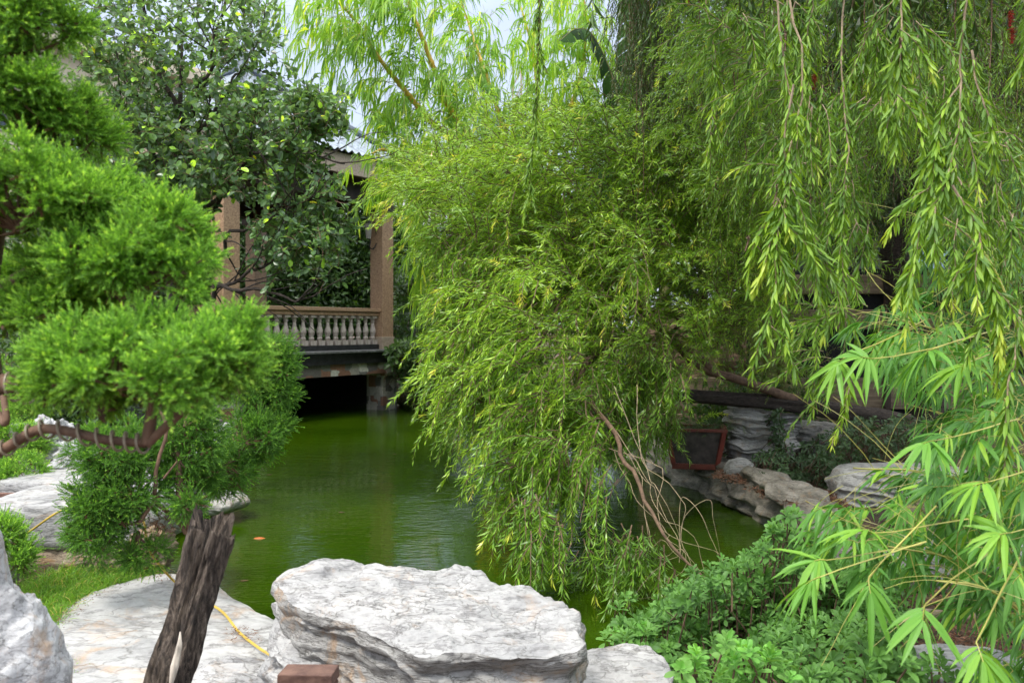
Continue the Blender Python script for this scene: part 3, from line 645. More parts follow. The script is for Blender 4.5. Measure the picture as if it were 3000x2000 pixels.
# ================================================================ planter, hose, stump and small things
lac = simple('red_brown_glaze', (.2, .045, .03), .35, 6, .4, .002, col2=(.09, .02, .015))
pan = simple('dark_marbled_panel', (.09, .07, .065), .35, 12, .5, .002, col2=(.03, .022, .022))
def planter(name, label, base, w, d, hgt, rz, flare=1.3, soil=True):
    t = thing(name, label, 'planter', base, rz=rz, ws=False)
    mb = MB(); a0_, b0_ = w/2/flare, d/2/flare; a1, b1 = w/2, d/2
    V = [(-a0_, -b0_, .05), (a0_, -b0_, .05), (a0_, b0_, .05), (-a0_, b0_, .05), (-a1, -b1, hgt), (a1, -b1, hgt), (a1, b1, hgt), (-a1, b1, hgt)]
    mb.add(V, [[0, 1, 5, 4], [1, 2, 6, 5], [2, 3, 7, 6], [3, 0, 4, 7], [3, 2, 1, 0]]); mb.build('body', pan, t)
    mb = MB()
    for z0, e_, hh in ((0, .015, .06), (hgt-.012, .035, .03)):
        f0 = a0_ if z0 == 0 else a1; g0 = b0_ if z0 == 0 else b1
        for (x0, x1, y0, y1) in ((-f0-e_, f0+e_, -g0-e_, -g0+.02), (-f0-e_, f0+e_, g0-.02, g0+e_), (-f0-e_, -f0+.02, -g0+.02, g0-.02), (f0-.02, f0+e_, -g0+.02, g0-.02)): mb.box(x0, x1, y0, y1, z0, z0+hh)
    for (i0, i1) in ((0, 4), (1, 5), (2, 6), (3, 7)): tubes(mb, np.array([V[i0], V[i1]]), .032, .036, 4)
    mb.build('frame', lac, t, bevel=.004)
    if soil: mb = MB(); mb.box(-a1*.95, a1*.95, -b1*.95, b1*.95, hgt-.06, hgt-.03); mb.build('soil', gm, t)
    return t
q = P(2045, 1368, 8.9)
planter('planter', 'red brown flared square planter with dark marbled panels on the right bank', (q[0], q[1]+.15, q[2]-.02), .58, .44, .41, -.2)
terr = simple('terracotta', (.19, .105, .075), .85, 16, .35, .006, col2=(.09, .045, .035))
def trough(label, x0, x1, y, z0, z1, d, rz=0):
    t = thing('trough', label, 'planter', ((x0+x1)/2, y, z0), rz=rz, ws=False); w_ = (x1-x0)/2; hh = z1-z0
    mb = MB(); tk = .03
    mb.box(-w_, w_, -d, -d+tk, 0, hh); mb.box(-w_, w_, d-tk, d, 0, hh); mb.box(-w_, -w_+tk, -d+tk, d-tk, 0, hh); mb.box(w_-tk, w_, -d+tk, d-tk, 0, hh); mb.box(-w_+tk, w_-tk, -d+tk, d-tk, .01, hh*.5)
    mb.build('body', terr, t, bevel=.006)
    mb = MB(); mb.box(-w_-.012, w_+.012, -d-.012, -d-.002, hh-.035, hh-.005); mb.build('rim', terr, t, bevel=.003)
    mb = MB(); mb.box(-w_+tk+.002, w_-tk-.002, -d+tk+.002, d-tk-.002, hh*.5+.001, hh-.03); mb.build('soil', gm, t)
trough('brown terracotta trough at the left edge beside the white boulders', -3.75, -3.25, 5.5, .45, .66, .16)
q = P(890, 1962, 2.55); t = thing('broken_brick', 'broken reddish brick with a groove at the bottom edge in front of the large rock', 'brick', (q[0], q[1]+.03, q[2]-.1), rz=-.08, ws=False)
mb = MB(); mb.box(-.085, .085, -.04, .05, 0, .045); mb.box(-.078, .09, -.035, .05, .052, .088); mb.box(-.07, .08, -.03, .045, .045, .052); V = mb.v
for k_ in range(3): V[k_] = V[k_]+.004*fbm3(V[k_]*60+k_, 3, 2)
mb.build('body', terr, t, bevel=.004)
hosem = simple('yellow_rubber', (.62, .42, .07), .45, 8, .15, 0)
def hosepts(l): return [P(*a) for a in l]
mb = MB(); tubes(mb, spline(hosepts([(40, 1590, 4.9), (100, 1547, 4.8), (175, 1497, 4.75), (260, 1470, 5.0), (350, 1480, 4.9), (415, 1520, 4.8), (428, 1570, 4.75), (440, 1615, 4.7), (468, 1655, 4.72)])+[PZ(515, 1706, .315), PZ(575, 1745, .315), PZ(650, 1790, .32), PZ(700, 1850, .32), PZ(760, 1898, .33), PZ(815, 1932, .39), PZ(850, 1970, .42)], 140), .0062, .0062, 8)
tag(mb.build('garden_hose', hosem, loc=(-2, 4.6, .3)), 'thin yellow hose running over the left boulders and flagstone', 'hose')
# stump
bark, n, p, _ = newmat('weathered_bark'); v = coords(n, (12, 12, 1.3), (0, -.28, 0)); nz = noise(n, v, 4.6, 10, .74, .5)
colr = ramp(n, nz, [(.36, (.010, .008, .006)), (.46, (.07, .052, .04)), (.55, (.17, .13, .10)), (.68, (.33, .27, .22))]).outputs[0]
n.links.new(colr, p.inputs['Base Color']); p.inputs['Roughness'].default_value = .9; bump(n, p, nz, .03, 1.)
pale = simple('bare_pale_wood', (.55, .48, .4), .8, 6, .4, .004, scale=(5, 5, 1))
st = thing('dead_stump', 'leaning dead trunk stump with split dark bark in the left foreground', 'stump', P(470, 2300, 2.45))
mb = MB(); V = rough_tube(mb, [P(420, 2300, 2.45), P(475, 2060, 2.5), P(530, 1880, 2.56), P(578, 1710, 2.62), P(622, 1560, 2.66)], [.098, .076, .066, .061, .07], 120, 190, .2, 9, 3, ridge=.28)
k = np.arange(120); jag = .035*np.abs(vnoise(np.stack([k*.18, k*0., k*0.], -1), 5))+.05*(np.sin(k/120*2*math.pi+1.0) > .35)*.6
V2 = mb.v[0].reshape(190, 120, 3); V2[-1] += np.array((.25, .0, 1.))*(jag*1.5-.02)[:, None]; V2[-2] += np.array((.25, 0, 1.))*jag[:, None]*.8; V2[-3] += np.array((.25, 0, 1.))*jag[:, None]*.5
cen = V2[-1].mean(0); mb.v[2][-1] = cen-np.array((.02, 0, .09))
mb.v[2][:-1] = V2[-1]; mb.build('trunk', bark, st, smooth=True)
mb = MB(); V = rough_tube(mb, [P(500, 2010, 2.375), P(512, 1950, 2.395), P(525, 1890, 2.425), P(528, 1850, 2.46)], [.005, .011, .008, .002], 20, 40, .25, 5, 9); mb.build('bare_wood', pale, st, smooth=True)
# koi
koi = simple('orange_fish_skin', (.6, .13, .01), .4, 12, .3, 0)
for (px, py, rz_, lab) in ((770, 1577, .2, 'small orange koi at the surface right of the stump'),):
    q = PZ(px, py, .0); t = np.linspace(0, 1, 14); wv = np.interp(t, [0, .15, .4, .75, .85, 1], [.002, .022, .026, .008, .018, .024]); hv = np.interp(t, [0, .15, .4, .75, 1], [.002, .024, .03, .01, .004])
    th = np.arange(10)/10*2*math.pi; X_ = (t-.5)*.2
    V = np.array([[(q[0]+X_[k], q[1]+wv[k]*math.cos(a)+.01*math.sin(t[k]*4), -.018+hv[k]*math.sin(a)) for a in th] for k in range(14)])
    mb = MB(); mb.add(V.reshape(-1, 3), grid_faces(14, 10)); tag(mb.build('koi_fish', koi, smooth=True, loc=tuple(q)), lab, 'fish')
# ================================================================ vegetation
L_bb = leafmat('bottlebrush_leaf', [(0, (.06, .13, .02)), (.35, (.122, .255, .028)), (.7, (.225, .40, .035)), (.84, (.34, .53, .045)), (.88, (.5, .6, .06)), (1, (.66, .64, .1))], .36, .28, 1.35, .6, gain=1.08)
L_bbd = leafmat('shaded_bottlebrush_leaf', [(0, (.022, .052, .014)), (.5, (.055, .115, .022)), (.85, (.10, .20, .03)), (1, (.3, .4, .06))], .45, .3, 1.4)  # darker leaf copy: shade of the far and inner crown put into its colour
L_bbn = leafmat('near_bottlebrush_leaf', [(0, (.045, .11, .025)), (.35, (.10, .21, .03)), (.7, (.19, .35, .035)), (.84, (.29, .47, .04)), (.88, (.40, .55, .06)), (1, (.5, .6, .08))], .42, .32, 1.4, .35, gain=.9)
L_fic = leafmat('ficus_leaf', [(0, (.03, .055, .03)), (.4, (.05, .092, .045)), (.7, (.075, .14, .05)), (.84, (.11, .21, .05)), (.87, (.22, .40, .05)), (.97, (.30, .48, .06)), (.985, (.7, .5, .02)), (1, (.75, .5, .02))], .3, .38, 1.8, .6, gain=2.0)
L_bam = leafmat('yellow_bamboo_leaf', [(0, (.065, .14, .02)), (.4, (.13, .25, .03)), (.75, (.23, .37, .035)), (.9, (.33, .46, .05)), (1, (.55, .45, .08))], .4, .45, 1.7, gain=1.45)
L_rb = leafmat('green_bamboo_leaf', [(0, (.05, .14, .03)), (.4, (.09, .25, .045)), (.75, (.15, .36, .05)), (.9, (.24, .46, .05)), (1, (.38, .52, .07))], .45, .32, 1.4, .35, gain=.9)
L_jun = leafmat('juniper_leaf', [(0, (.05, .10, .02)), (.3, (.09, .20, .03)), (.65, (.16, .33, .045)), (.85, (.26, .46, .07)), (1, (.40, .56, .10))], .6, .38, 1.5, gain=1.3)
L_junb = leafmat('dark_juniper_leaf', [(0, (.03, .075, .018)), (.3, (.06, .15, .022)), (.65, (.10, .24, .03)), (.85, (.15, .33, .035)), (1, (.26, .42, .06))], .55, .35, 1.5, gain=1.25)
L_shr = leafmat('shrub_leaf', [(0, (.06, .14, .04)), (.4, (.11, .25, .06)), (.75, (.17, .36, .085)), (.9, (.16, .42, .08)), (1, (.22, .5, .09))], .5, .3, 1.4, .3, gain=.92)
L_crp = leafmat('creeper_leaf', [(0, (.03, .055, .025)), (.5, (.055, .10, .04)), (.85, (.09, .15, .05)), (1, (.2, .22, .05))], .45, .2, 1.3, gain=1.5)
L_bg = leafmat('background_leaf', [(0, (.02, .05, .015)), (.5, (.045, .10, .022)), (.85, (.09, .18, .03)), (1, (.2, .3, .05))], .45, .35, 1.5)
L_ban = leafmat('banana_leaf', [(0, (.008, .022, .008)), (.5, (.018, .05, .012)), (1, (.04, .10, .02))], .7, .25, 1.4, .1)
L_gr = leafmat('grass_blade', [(0, (.08, .18, .02)), (.5, (.15, .32, .03)), (.85, (.22, .42, .04)), (1, (.5, .42, .15))], .5, .4, 1.5)
B_brown = simple('brown_twig_bark', (.17, .105, .065), .85, 22, .5, .003, col2=(.07, .04, .025))
B_pale = simple('pale_tan_twig', (.36, .27, .17), .8, 22, .4, .002)
B_dark = simple('dark_furrowed_bark', (.06, .045, .035), .9, 12, .6, .02, col2=(.018, .013, .01), scale=(1.6, 1, 5))
B_grn = simple('olive_twig', (.2, .2, .06), .7, 22, .3, 0)
B_culm = simple('yellow_bamboo_culm', (.72, .42, .07), .35, 6, .35, 0, col2=(.52, .36, .06), scale=(1, 1, .5))
B_culmg = simple('green_bamboo_stem', (.4, .38, .08), .4, 6, .3, 0)
B_red = simple('reddish_juniper_bark', (.19, .11, .07), .85, 20, .5, .003, col2=(.08, .045, .03))
B_wire = simple('dull_training_wire', (.3, .24, .17), .5, 9, .2, 0)
redfl = simple('red_bottlebrush_flower', (.5, .02, .02), .6, 9, .3, 0)
drym = simple('dry_fallen_leaf', (.22, .1, .05), .8, 15, .5, 0)

def limb(mb, pts, r0, r1, n=24, sides=7, mat=0, wob=.0, seed=0):
    p = spline(pts, n)
    if wob: p = p+wob*fbm3(p*3, seed, 3)*np.sin(np.linspace(0, math.pi, n))[:, None]
    tubes(mb, p, r0, r1, sides, mat=mat); return p

# ---------------------------------------------------------------- big weeping bottlebrush, leaning over the pond
def bb_region(lv, tw, poly, nc, k, Yr, dirv, L, droop, dsp=.35, rsp=.06, csp=.2, nl=44, lf=.058, wf=.0075, base=(.0, .55), yt=.15, t0=.06, rng=RNG, ang=48, r=.003, dens_t=9, topcol=0., g=.15, flat=0.):
    c = samp(poly, nc, *Yr, rng=rng); s, d = clumps(c, k, dirv, dsp, rsp, rng, csp)
    Ls = L[0]+(L[1]-L[0])*rng.random(len(s))
    Pt = grow(s, d, Ls, dens_t, np.asarray(droop)*(.6+.8*rng.random(len(s))), .1, rng)
    tubes(tw, Pt, r, r*.35, 3, .3)
    b = base
    dress(lv, Pt, nl, lf, wf, ang, t0, base=b, yt=yt, rng=rng, g=g, flat=flat)
    return Pt
rg = np.random.default_rng(3)
base = P(2700, 1270, 9.3)
bb = thing('weeping_bottlebrush_tree', 'fallen weeping bottlebrush with dark horizontal trunk trailing bright foliage into the pond', 'tree', (base[0], base[1], base[2]-.3))
tk = MB()
rough_tube(tk, [P(2760, 1300, 9.3), P(2620, 1240, 9.2), P(2450, 1205, 9.1), P(2280, 1180, 9.0), P(2100, 1165, 8.9), P(1960, 1150, 8.8), P(1860, 1110, 8.8)], [.15, .12, .1, .085, .07, .06, .035], 28, 110, .2, 9, 2, ridge=.25)
tk.build('trunk', B_dark, bb, smooth=True)
br = MB()
BR = [([(2330, 1170, 9), (2230, 1140, 8.9), (2080, 1080, 8.7), (1950, 990, 8.5), (1850, 880, 8.4), (1790, 770, 8.3), (1720, 640, 8.3), (1660, 560, 8.3)], .055, .012),
      ([(2080, 1080, 8.7), (2010, 1020, 8.6), (1900, 1000, 8.4), (1790, 1010, 8.0), (1722, 1060, 7.4), (1715, 1130, 7.0), (1780, 1260, 6.4), (1840, 1370, 6.0), (1910, 1500, 5.6), (1990, 1620, 5.35), (2110, 1730, 5.2)], .038, .006),
      ([(1850, 880, 8.4), (1700, 820, 8.0), (1550, 800, 7.6), (1420, 850, 7.4), (1330, 930, 7.4)], .03, .006),
      ([(1790, 770, 8.3), (1600, 660, 8.3), (1430, 600, 8.4), (1300, 570, 8.6), (1200, 600, 8.8)], .028, .006),
      ([(1950, 990, 8.5), (2050, 900, 8.6), (2100, 780, 8.6), (2140, 650, 8.7)], .022, .005),
      ([(1720, 1130, 7.0), (1735, 1250, 6.5), (1720, 1400, 6.0), (1700, 1530, 5.6)], .013, .003),
      ([(1735, 1190, 6.7), (1700, 1330, 6.2), (1640, 1440, 5.9), (1600, 1530, 5.7)], .01, .003),
      ([(1550, 800, 7.6), (1450, 950, 7.3), (1400, 1100, 7.2), (1380, 1280, 7.2)], .018, .004),
      ([(1330, 930, 7.4), (1290, 1080, 7.6), (1280, 1250, 7.8)], .012, .003),
      ([(1700, 820, 8.0), (1600, 950, 7.4), (1560, 1100, 7.0), (1540, 1300, 6.7)], .018, .004),
      ([(1790, 770, 8.3), (1830, 600, 8.3), (1870, 480, 8.3), (1880, 380, 8.3)], .02, .005),
      ([(1660, 560, 8.3), (1560, 480, 8.4), (1450, 440, 8.5)], .012, .004)]
bpaths = []
for pts, r0, r1 in BR:
    br = MB(); bpaths.append(limb(br, [P(*a) for a in pts], r0, r1, 40, 7, wob=.05, seed=len(pts))); br.build('branch', B_brown, bb, smooth=True)
pt_ = MB()
for k in range(8):
    z = rg.normal(0, 1.5, 8)
    limb(pt_, [P(1790+z[0]*25, 1280+z[1]*40, 6.3), P(1860+z[2]*25, 1400+z[6]*20, 5.95), P(1930+z[0]*28, 1530+z[1]*20, 5.6), P(1980+z[2]*45, 1620+z[3]*30, 5.4), P(2060+z[4]*50, 1690+z[5]*30, 5.3), P(2120+z[1]*55, 1735+z[2]*35, 5.25)], .0032, .001, 26, 4, wob=.07, seed=k)
for k in range(2):
    z = rg.normal(0, 1, 6); limb(pt_, [P(1990, 1640+z[0]*20, 5.35), P(2010+z[1]*10, 1520+z[0]*30, 5.5), P(2050+z[2]*20, 1490+z[3]*20, 5.4), P(2100, 1570+z[3]*30, 5.3), P(2118, 1690, 5.3)], .0025, .001, 22, 3, wob=.03)
pt_.build('bare_twigs', B_pale, bb)
lv = MB(); tw = MB()
W_ = dict(rng=rg)
# upper crown, shoots fanning up left and arching over
ROWS = [([(1330, 540), (1450, 480), (1700, 430), (1900, 480), (1950, 800), (1750, 900), (1420, 820), (1330, 700)], 96, 7, (7.6, 9.2), (-.7, -.3, .35), (.35, .7), .17, (.25, .8), .06),
        ([(1290, 640), (1450, 700), (1600, 900), (1400, 1000), (1320, 950), (1285, 800)], 66, 7, (7.2, 8.8), (-.65, -.3, -.0), (.3, .55), .2, (.15, .7), .05),
        ([(1450, 650), (1900, 620), (2150, 900), (2080, 1060), (1750, 1010), (1500, 950)], 92, 7, (7.2, 8.7), (-.7, -.5, .25), (.35, .7), .17, (.15, .75), .08),
        ([(1700, 330), (2100, 350), (2200, 620), (1950, 700), (1750, 560)], 95, 7, (7.8, 9.4), (-.7, -.25, .35), (.3, .6), .17, (.1, .7), .06),
        ([(1280, 860), (1450, 850), (1520, 1150), (1440, 1280), (1350, 1230), (1300, 1020)], 46, 8, (7.0, 8.4), (-.35, -.15, -.5), (.35, .6), .2, (0, .55), .02),
        ([(1440, 900), (1780, 950), (1860, 1120), (1800, 1280), (1500, 1300), (1440, 1150)], 50, 8, (6.4, 8.0), (-.55, -.3, -.1), (.3, .55), .22, (.0, .65), .05),
        ([(1480, 1180), (1720, 1150), (1780, 1350), (1700, 1460), (1540, 1460), (1480, 1380)], 28, 8, (5.8, 6.8), (-.6, -.25, -.2), (.28, .5), .22, (.1, .65), .05),
        ([(1540, 1430), (1780, 1380), (1860, 1560), (1740, 1640), (1600, 1620)], 12, 7, (5.1, 5.7), (-.2, -.1, -.8), (.25, .45), .2, (0, .6), .03),
        ([(1830, 1440), (1960, 1580), (2020, 1660), (1920, 1680), (1800, 1600)], 7, 6, (5.0, 5.6), (.0, -.05, -.9), (.22, .4), .2, (0, .45), .02),
        ([(1780, 1020), (2000, 1040), (1980, 1200), (1900, 1260), (1800, 1230)], 32, 8, (7.0, 8.6), (-.2, -.2, -.5), (.25, .45), .2, (0, .5), .02)]
for (po, nc_, k_, Yr_, dv_, L_, dr_, ba_, yt_) in ROWS:
    bb_region(lv, tw, po, nc_, k_, Yr_, dv_, L_, dr_, dsp=.26, csp=.45, rsp=.05, nl=33, r=.0045, flat=.55, ang=52, base=ba_, yt=yt_, lf=.088, wf=.0118, rng=rg)
# long arching sprays that break the outline
bb_region(lv, tw, [(1250, 560), (1450, 480), (1700, 400), (1750, 500), (1450, 620), (1300, 720)], 46, 3, (7.4, 8.6), (-.8, -.35, .45), (.5, .85), .17, dsp=.16, csp=.3, rsp=.06, nl=64, r=.0048, flat=.6, ang=52, base=(.35, .84), yt=.22, lf=.08, wf=.0115, rng=rg)
bb_region(lv, tw, [(1200, 500), (1280, 420), (1500, 370), (1720, 330), (1700, 450), (1400, 540), (1240, 620)], 60, 4, (7.9, 9.4), (-.55, -.15, .75), (.3, .7), .17, dsp=.22, csp=.35, rsp=.06, nl=36, r=.0042, flat=.55, ang=52, base=(.35, .84), yt=.12, lf=.075, wf=.0105, rng=rg)
bb_region(lv, tw, [(1930, 420), (2250, 480), (2330, 900), (2150, 1000), (1980, 850)], 75, 7, (7.4, 9.0), (-.6, -.4, .3), (.3, .55), .17, dsp=.25, csp=.35, rsp=.06, nl=36, r=.0042, flat=.5, ang=52, base=(.2, .75), yt=.06, lf=.075, wf=.0105, rng=rg)
bb_region(lv, tw, [(1330, 950), (1500, 1000), (1760, 1000), (1800, 1230), (1600, 1260), (1380, 1150)], 30, 2, (6.2, 7.6), (-.15, -.2, -.8), (.55, .85), .12, dsp=.15, csp=.25, rsp=.06, nl=70, r=.0045, flat=.4, ang=50, base=(.15, .75), yt=.08, lf=.075, wf=.0105, rng=rg)
bb_region(lv, tw, [(1330, 800), (1700, 780), (1750, 1300), (1500, 1350), (1330, 1100)], 60, 3, (6.2, 7.4), (-.85, -.4, .15), (.4, .7), .2, dsp=.22, csp=.35, rsp=.05, nl=56, r=.0048, flat=.6, base=(.35, .84), yt=.12, lf=.08, wf=.0115, rng=rg)
# fine shoots around the trunk
bb_region(lv, tw, [(2000, 1000), (2400, 1030), (2500, 1170), (2200, 1190), (1980, 1140)], 70, 5, (9.1, 9.7), (-.2, -.3, .25), (.15, .35), .1, base=(0, .6), yt=.08, nl=26, lf=.045, wf=.006, **W_)
Pt = bb_region(lv, tw, [(1980, 880), (2350, 950), (2330, 1080), (2050, 1060)], 60, 3, (8.4, 9.4), (.15, -.1, 1.), (.5, .9), .03, dsp=.3, base=(.1, .6), yt=.1, nl=36, lf=.04, wf=.005, **W_)
bb_region(lv, tw, [(1900, 560), (2200, 620), (2250, 900), (2050, 900), (1900, 800)], 90, 4, (8.3, 9.4), (-.3, -.1, .5), (.3, .6), .12, base=(.0, .6), yt=.1, nl=30, **W_)
lv.build('foliage', L_bb, bb); tw.build('twigs', B_brown, bb)
fl = MB()
for (px, py, Y) in ((1395, 893, 8.0), (1450, 1165, 7.7), (1305, 1215, 8.0), (1425, 1145, 7.8)):
    p = P(px, py, Y); c = p+np.linspace(0, 1, 6)[:, None]*np.array((.01, 0, -.09)); Pt = c[None]
    dress(fl, Pt, 160, .028, .003, 75, 0, base=(.4, .5), yt=0)
fl.build('flower_spikes', redfl, bb)

# ---------------------------------------------------------------- upright weeping tree on the right
b2 = thing('weeping_bottlebrush_tree', 'tall weeping bottlebrush whose long leafy strands curtain the upper right', 'tree', P(2720, 1290, 9.7))
tk = MB()
rough_tube(tk, [P(2740, 1300, 9.7), P(2690, 1050, 9.6), P(2640, 850, 9.5), P(2625, 700, 9.4), P(2680, 540, 9.2), P(2700, 350, 8.8), P(2650, 100, 8.2), P(2560, -200, 7.6)], [.2, .17, .15, .14, .12, .1, .08, .06], 28, 120, .2, 9, 12, ridge=.25)
tk.build('trunk', B_dark, b2, smooth=True)
for pts, r0, r1 in [([(2690, 450, 9.), (2500, 250, 8.6), (2250, 50, 8.2), (1950, -150, 8.0), (1700, -250, 8)], .06, .02),
                    ([(2700, 350, 8.8), (2750, 50, 7.0), (2600, -250, 5.2), (2350, -420, 3.9), (2100, -520, 3.2)], .07, .015),
                    ([(2690, 420, 8.9), (2850, 200, 8), (3000, -50, 7.), (3150, -300, 5)], .06, .02),
                    ([(2500, 250, 8.6), (2300, 200, 8.2), (2150, 250, 7.8), (2050, 350, 7.6)], .03, .006),
                    ([(2620, -200, 5.4), (2800, -350, 4.4), (2900, -420, 3.4)], .03, .008),
                    ([(2250, 50, 8.2), (2000, -50, 7.4), (1750, -330, 5.6), (1592, -330, 4.2)], .03, .008)]:
    br = MB(); limb(br, [P(*a) for a in pts], r0, r1, 40, 7, wob=.08, seed=len(pts)+2); br.build('branch', B_dark, b2, smooth=True)
rg = np.random.default_rng(5); W_ = dict(rng=rg)
lv = MB(); tw = MB()
# far dark layer
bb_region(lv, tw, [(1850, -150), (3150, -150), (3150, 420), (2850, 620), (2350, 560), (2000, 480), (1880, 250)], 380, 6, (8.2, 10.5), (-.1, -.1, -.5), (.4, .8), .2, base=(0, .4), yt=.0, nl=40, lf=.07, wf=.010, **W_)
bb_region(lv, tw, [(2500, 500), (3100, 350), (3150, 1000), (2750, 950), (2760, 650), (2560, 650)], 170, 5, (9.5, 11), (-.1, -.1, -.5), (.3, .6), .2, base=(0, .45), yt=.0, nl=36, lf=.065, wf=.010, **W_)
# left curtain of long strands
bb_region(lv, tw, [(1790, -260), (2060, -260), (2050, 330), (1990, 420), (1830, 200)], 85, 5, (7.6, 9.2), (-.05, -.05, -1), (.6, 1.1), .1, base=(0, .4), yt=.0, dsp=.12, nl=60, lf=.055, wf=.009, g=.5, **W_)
bb_region(lv, tw, [(1750, -1300), (3700, -1300), (3700, -120), (1780, -120)], 420, 5, (4.0, 10), (-.1, -.1, -.5), (.4, .8), .2, base=(0, .5), yt=.0, nl=26, lf=.11, wf=.022, **W_)  # unseen crown above the frame, added to shade the foliage below
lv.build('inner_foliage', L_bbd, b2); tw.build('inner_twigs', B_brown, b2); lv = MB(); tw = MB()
# middle layers
bb_region(lv, tw, [(2000, -60), (2350, -60), (2350, 400), (2150, 560), (2020, 350)], 100, 5, (6.2, 8), (-.6, -.2, .1), (.35, .6), .2, base=(.05, .6), yt=.1, nl=40, lf=.062, wf=.0095, **W_)
bb_region(lv, tw, [(2050, 350), (2450, 350), (2400, 700), (2150, 640)], 46, 4, (6.6, 8), (-.3, -.2, -.4), (.35, .6), .2, base=(.0, .55), yt=.1, nl=36, lf=.06, wf=.009, **W_)
bb_region(lv, tw, [(2250, -100), (3100, -100), (3050, 330), (2800, 450), (2420, 420), (2280, 250)], 120, 5, (5, 7.4), (-.15, -.15, -.6), (.35, .65), .2, base=(0, .6), yt=.03, nl=36, lf=.062, wf=.0095, **W_)
bb_region(lv, tw, [(2350, 450), (2600, 480), (2560, 700), (2420, 760), (2350, 650)], 24, 4, (5.5, 7.4), (-.15, -.15, -.6), (.3, .55), .2, base=(0, .5), yt=.06, nl=32, lf=.06, wf=.009, **W_)
bb_region(lv, tw, [(2700, 450), (3080, 420), (3080, 900), (2820, 850)], 70, 4, (5., 7.4), (-.1, -.15, -.6), (.35, .6), .2, base=(0, .5), yt=.03, nl=34, lf=.062, wf=.0095, **W_)
lv.build('foliage', L_bb, b2); tw.build('twigs', B_brown, b2)
# near strands, hung from the boughs above
lv = MB(); tw = MB()
def strand(pts, r=.0028, nl=90, lf=.062, wf=.0105, t0=.25, base=(.2, .7), yt=.4, ang=42, wob=.02, seed=1, n=26):
    p = spline([P(*a) for a in pts], n); p = p+wob*fbm3(p*5, seed, 3)
    tubes(sm_, p, r*1.5, r*.5, 5, mat=1)
    dress(sm_, p[None], nl, lf, wf, ang, t0, base=base, yt=yt, g=.35, rng=rg, kind='b', stations=((.25, .9), (.65, 1.)), fold=.12, droop=.12)
NS = [[(2240, -200, 3.2), (2290, 150, 3.1), (2320, 350, 3.05), (2300, 520, 3.0), (2220, 700, 2.95), (2180, 860, 2.95)],
      [(2300, -150, 3.2), (2345, 200, 3.1), (2330, 420, 3.0), (2290, 620, 2.95), (2255, 760, 2.9), (2210, 860, 2.9)],
      [(2330, 250, 3.05), (2310, 450, 3.0), (2295, 620, 2.95), (2280, 780, 2.9), (2265, 900, 2.88), (2250, 1010, 2.86)],
      [(2350, 300, 3.1), (2340, 450, 3.05), (2330, 600, 3.0), (2370, 700, 3.0), (2390, 780, 3.0)],
      [(2660, -200, 2.9), (2640, 0, 2.85), (2635, 150, 2.8), (2630, 270, 2.8), (2615, 375, 2.78)],
      [(2840, -250, 2.8), (2835, 0, 2.75), (2820, 250, 2.7), (2810, 430, 2.65), (2785, 545, 2.6), (2720, 640, 2.6), (2690, 780, 2.58), (2665, 890, 2.56)],
      [(2785, 545, 2.6), (2840, 640, 2.58), (2880, 760, 2.55), (2905, 860, 2.52), (2925, 960, 2.5), (2935, 1060, 2.48)],
      [(2820, 250, 2.7), (2760, 380, 2.7), (2735, 480, 2.68), (2725, 600, 2.66), (2700, 680, 2.64)],
      [(2470, -200, 3.6), (2470, 200, 3.5), (2480, 500, 3.4), (2475, 700, 3.35), (2475, 860, 3.3), (2470, 960, 3.3)],
      [(2850, 150, 2.9), (2870, 280, 2.85), (2890, 380, 2.8), (2900, 470, 2.8)],
      [(3010, -50, 2.7), (3000, 80, 2.65), (2985, 170, 2.6), (2955, 250, 2.6)],
      [(2050, -200, 4.4), (2080, 100, 4.3), (2090, 300, 4.2), (2060, 480, 4.1)],
      [(2380, -150, 3.8), (2370, 80, 3.7), (2360, 240, 3.7), (2330, 330, 3.6)],
      [(2990, 900, 2.5), (2965, 1120, 2.45), (2940, 1320, 2.4), (2930, 1480, 2.38), (2945, 1640, 2.36)],
      [(2480, 1120, 4.0), (2470, 1180, 3.95), (2460, 1240, 3.95), (2445, 1310, 3.9)]]
for k, pts in enumerate(NS):
    tn_ = k in (13,); yl = k == 14; sm_ = MB()
    strand(pts, t0=.02 if yl else (.14 if k not in (2, 6, 7, 9, 10, 13) else .06), nl=70 if yl else (150 if k not in (3, 4, 9, 10) else 70), seed=k, base=(.85, .95) if yl else (.25, .75), yt=1. if yl else .15, lf=.055 if yl else .06)
    if not yl and k not in (13, 9, 10):
        p = spline([P(*a) for a in pts], 40)
        for m in range(7):
            i = rg.integers(12, 36); q = p[i]; dv = np.array((rg.normal(0, .5), rg.normal(-.1, .4), -.55))
            Pt = grow(q[None], nrm(dv)[None], .12+.16*rg.random(), 9, .22, .06, rg)
            tubes(sm_, Pt, .002, .001, 4, mat=1); dress(sm_, Pt, 34, .058, .0095, 45, .05, base=(.2, .75), yt=.1, g=.25, rng=rg, kind='b', stations=((.25, .9), (.65, 1.)), fold=.12, droop=.12)
    so_ = sm_.build('hanging_strand', [L_bbn, B_pale], b2)
    if yl: so_['label'] = 'short bright yellow green hanging shoot'
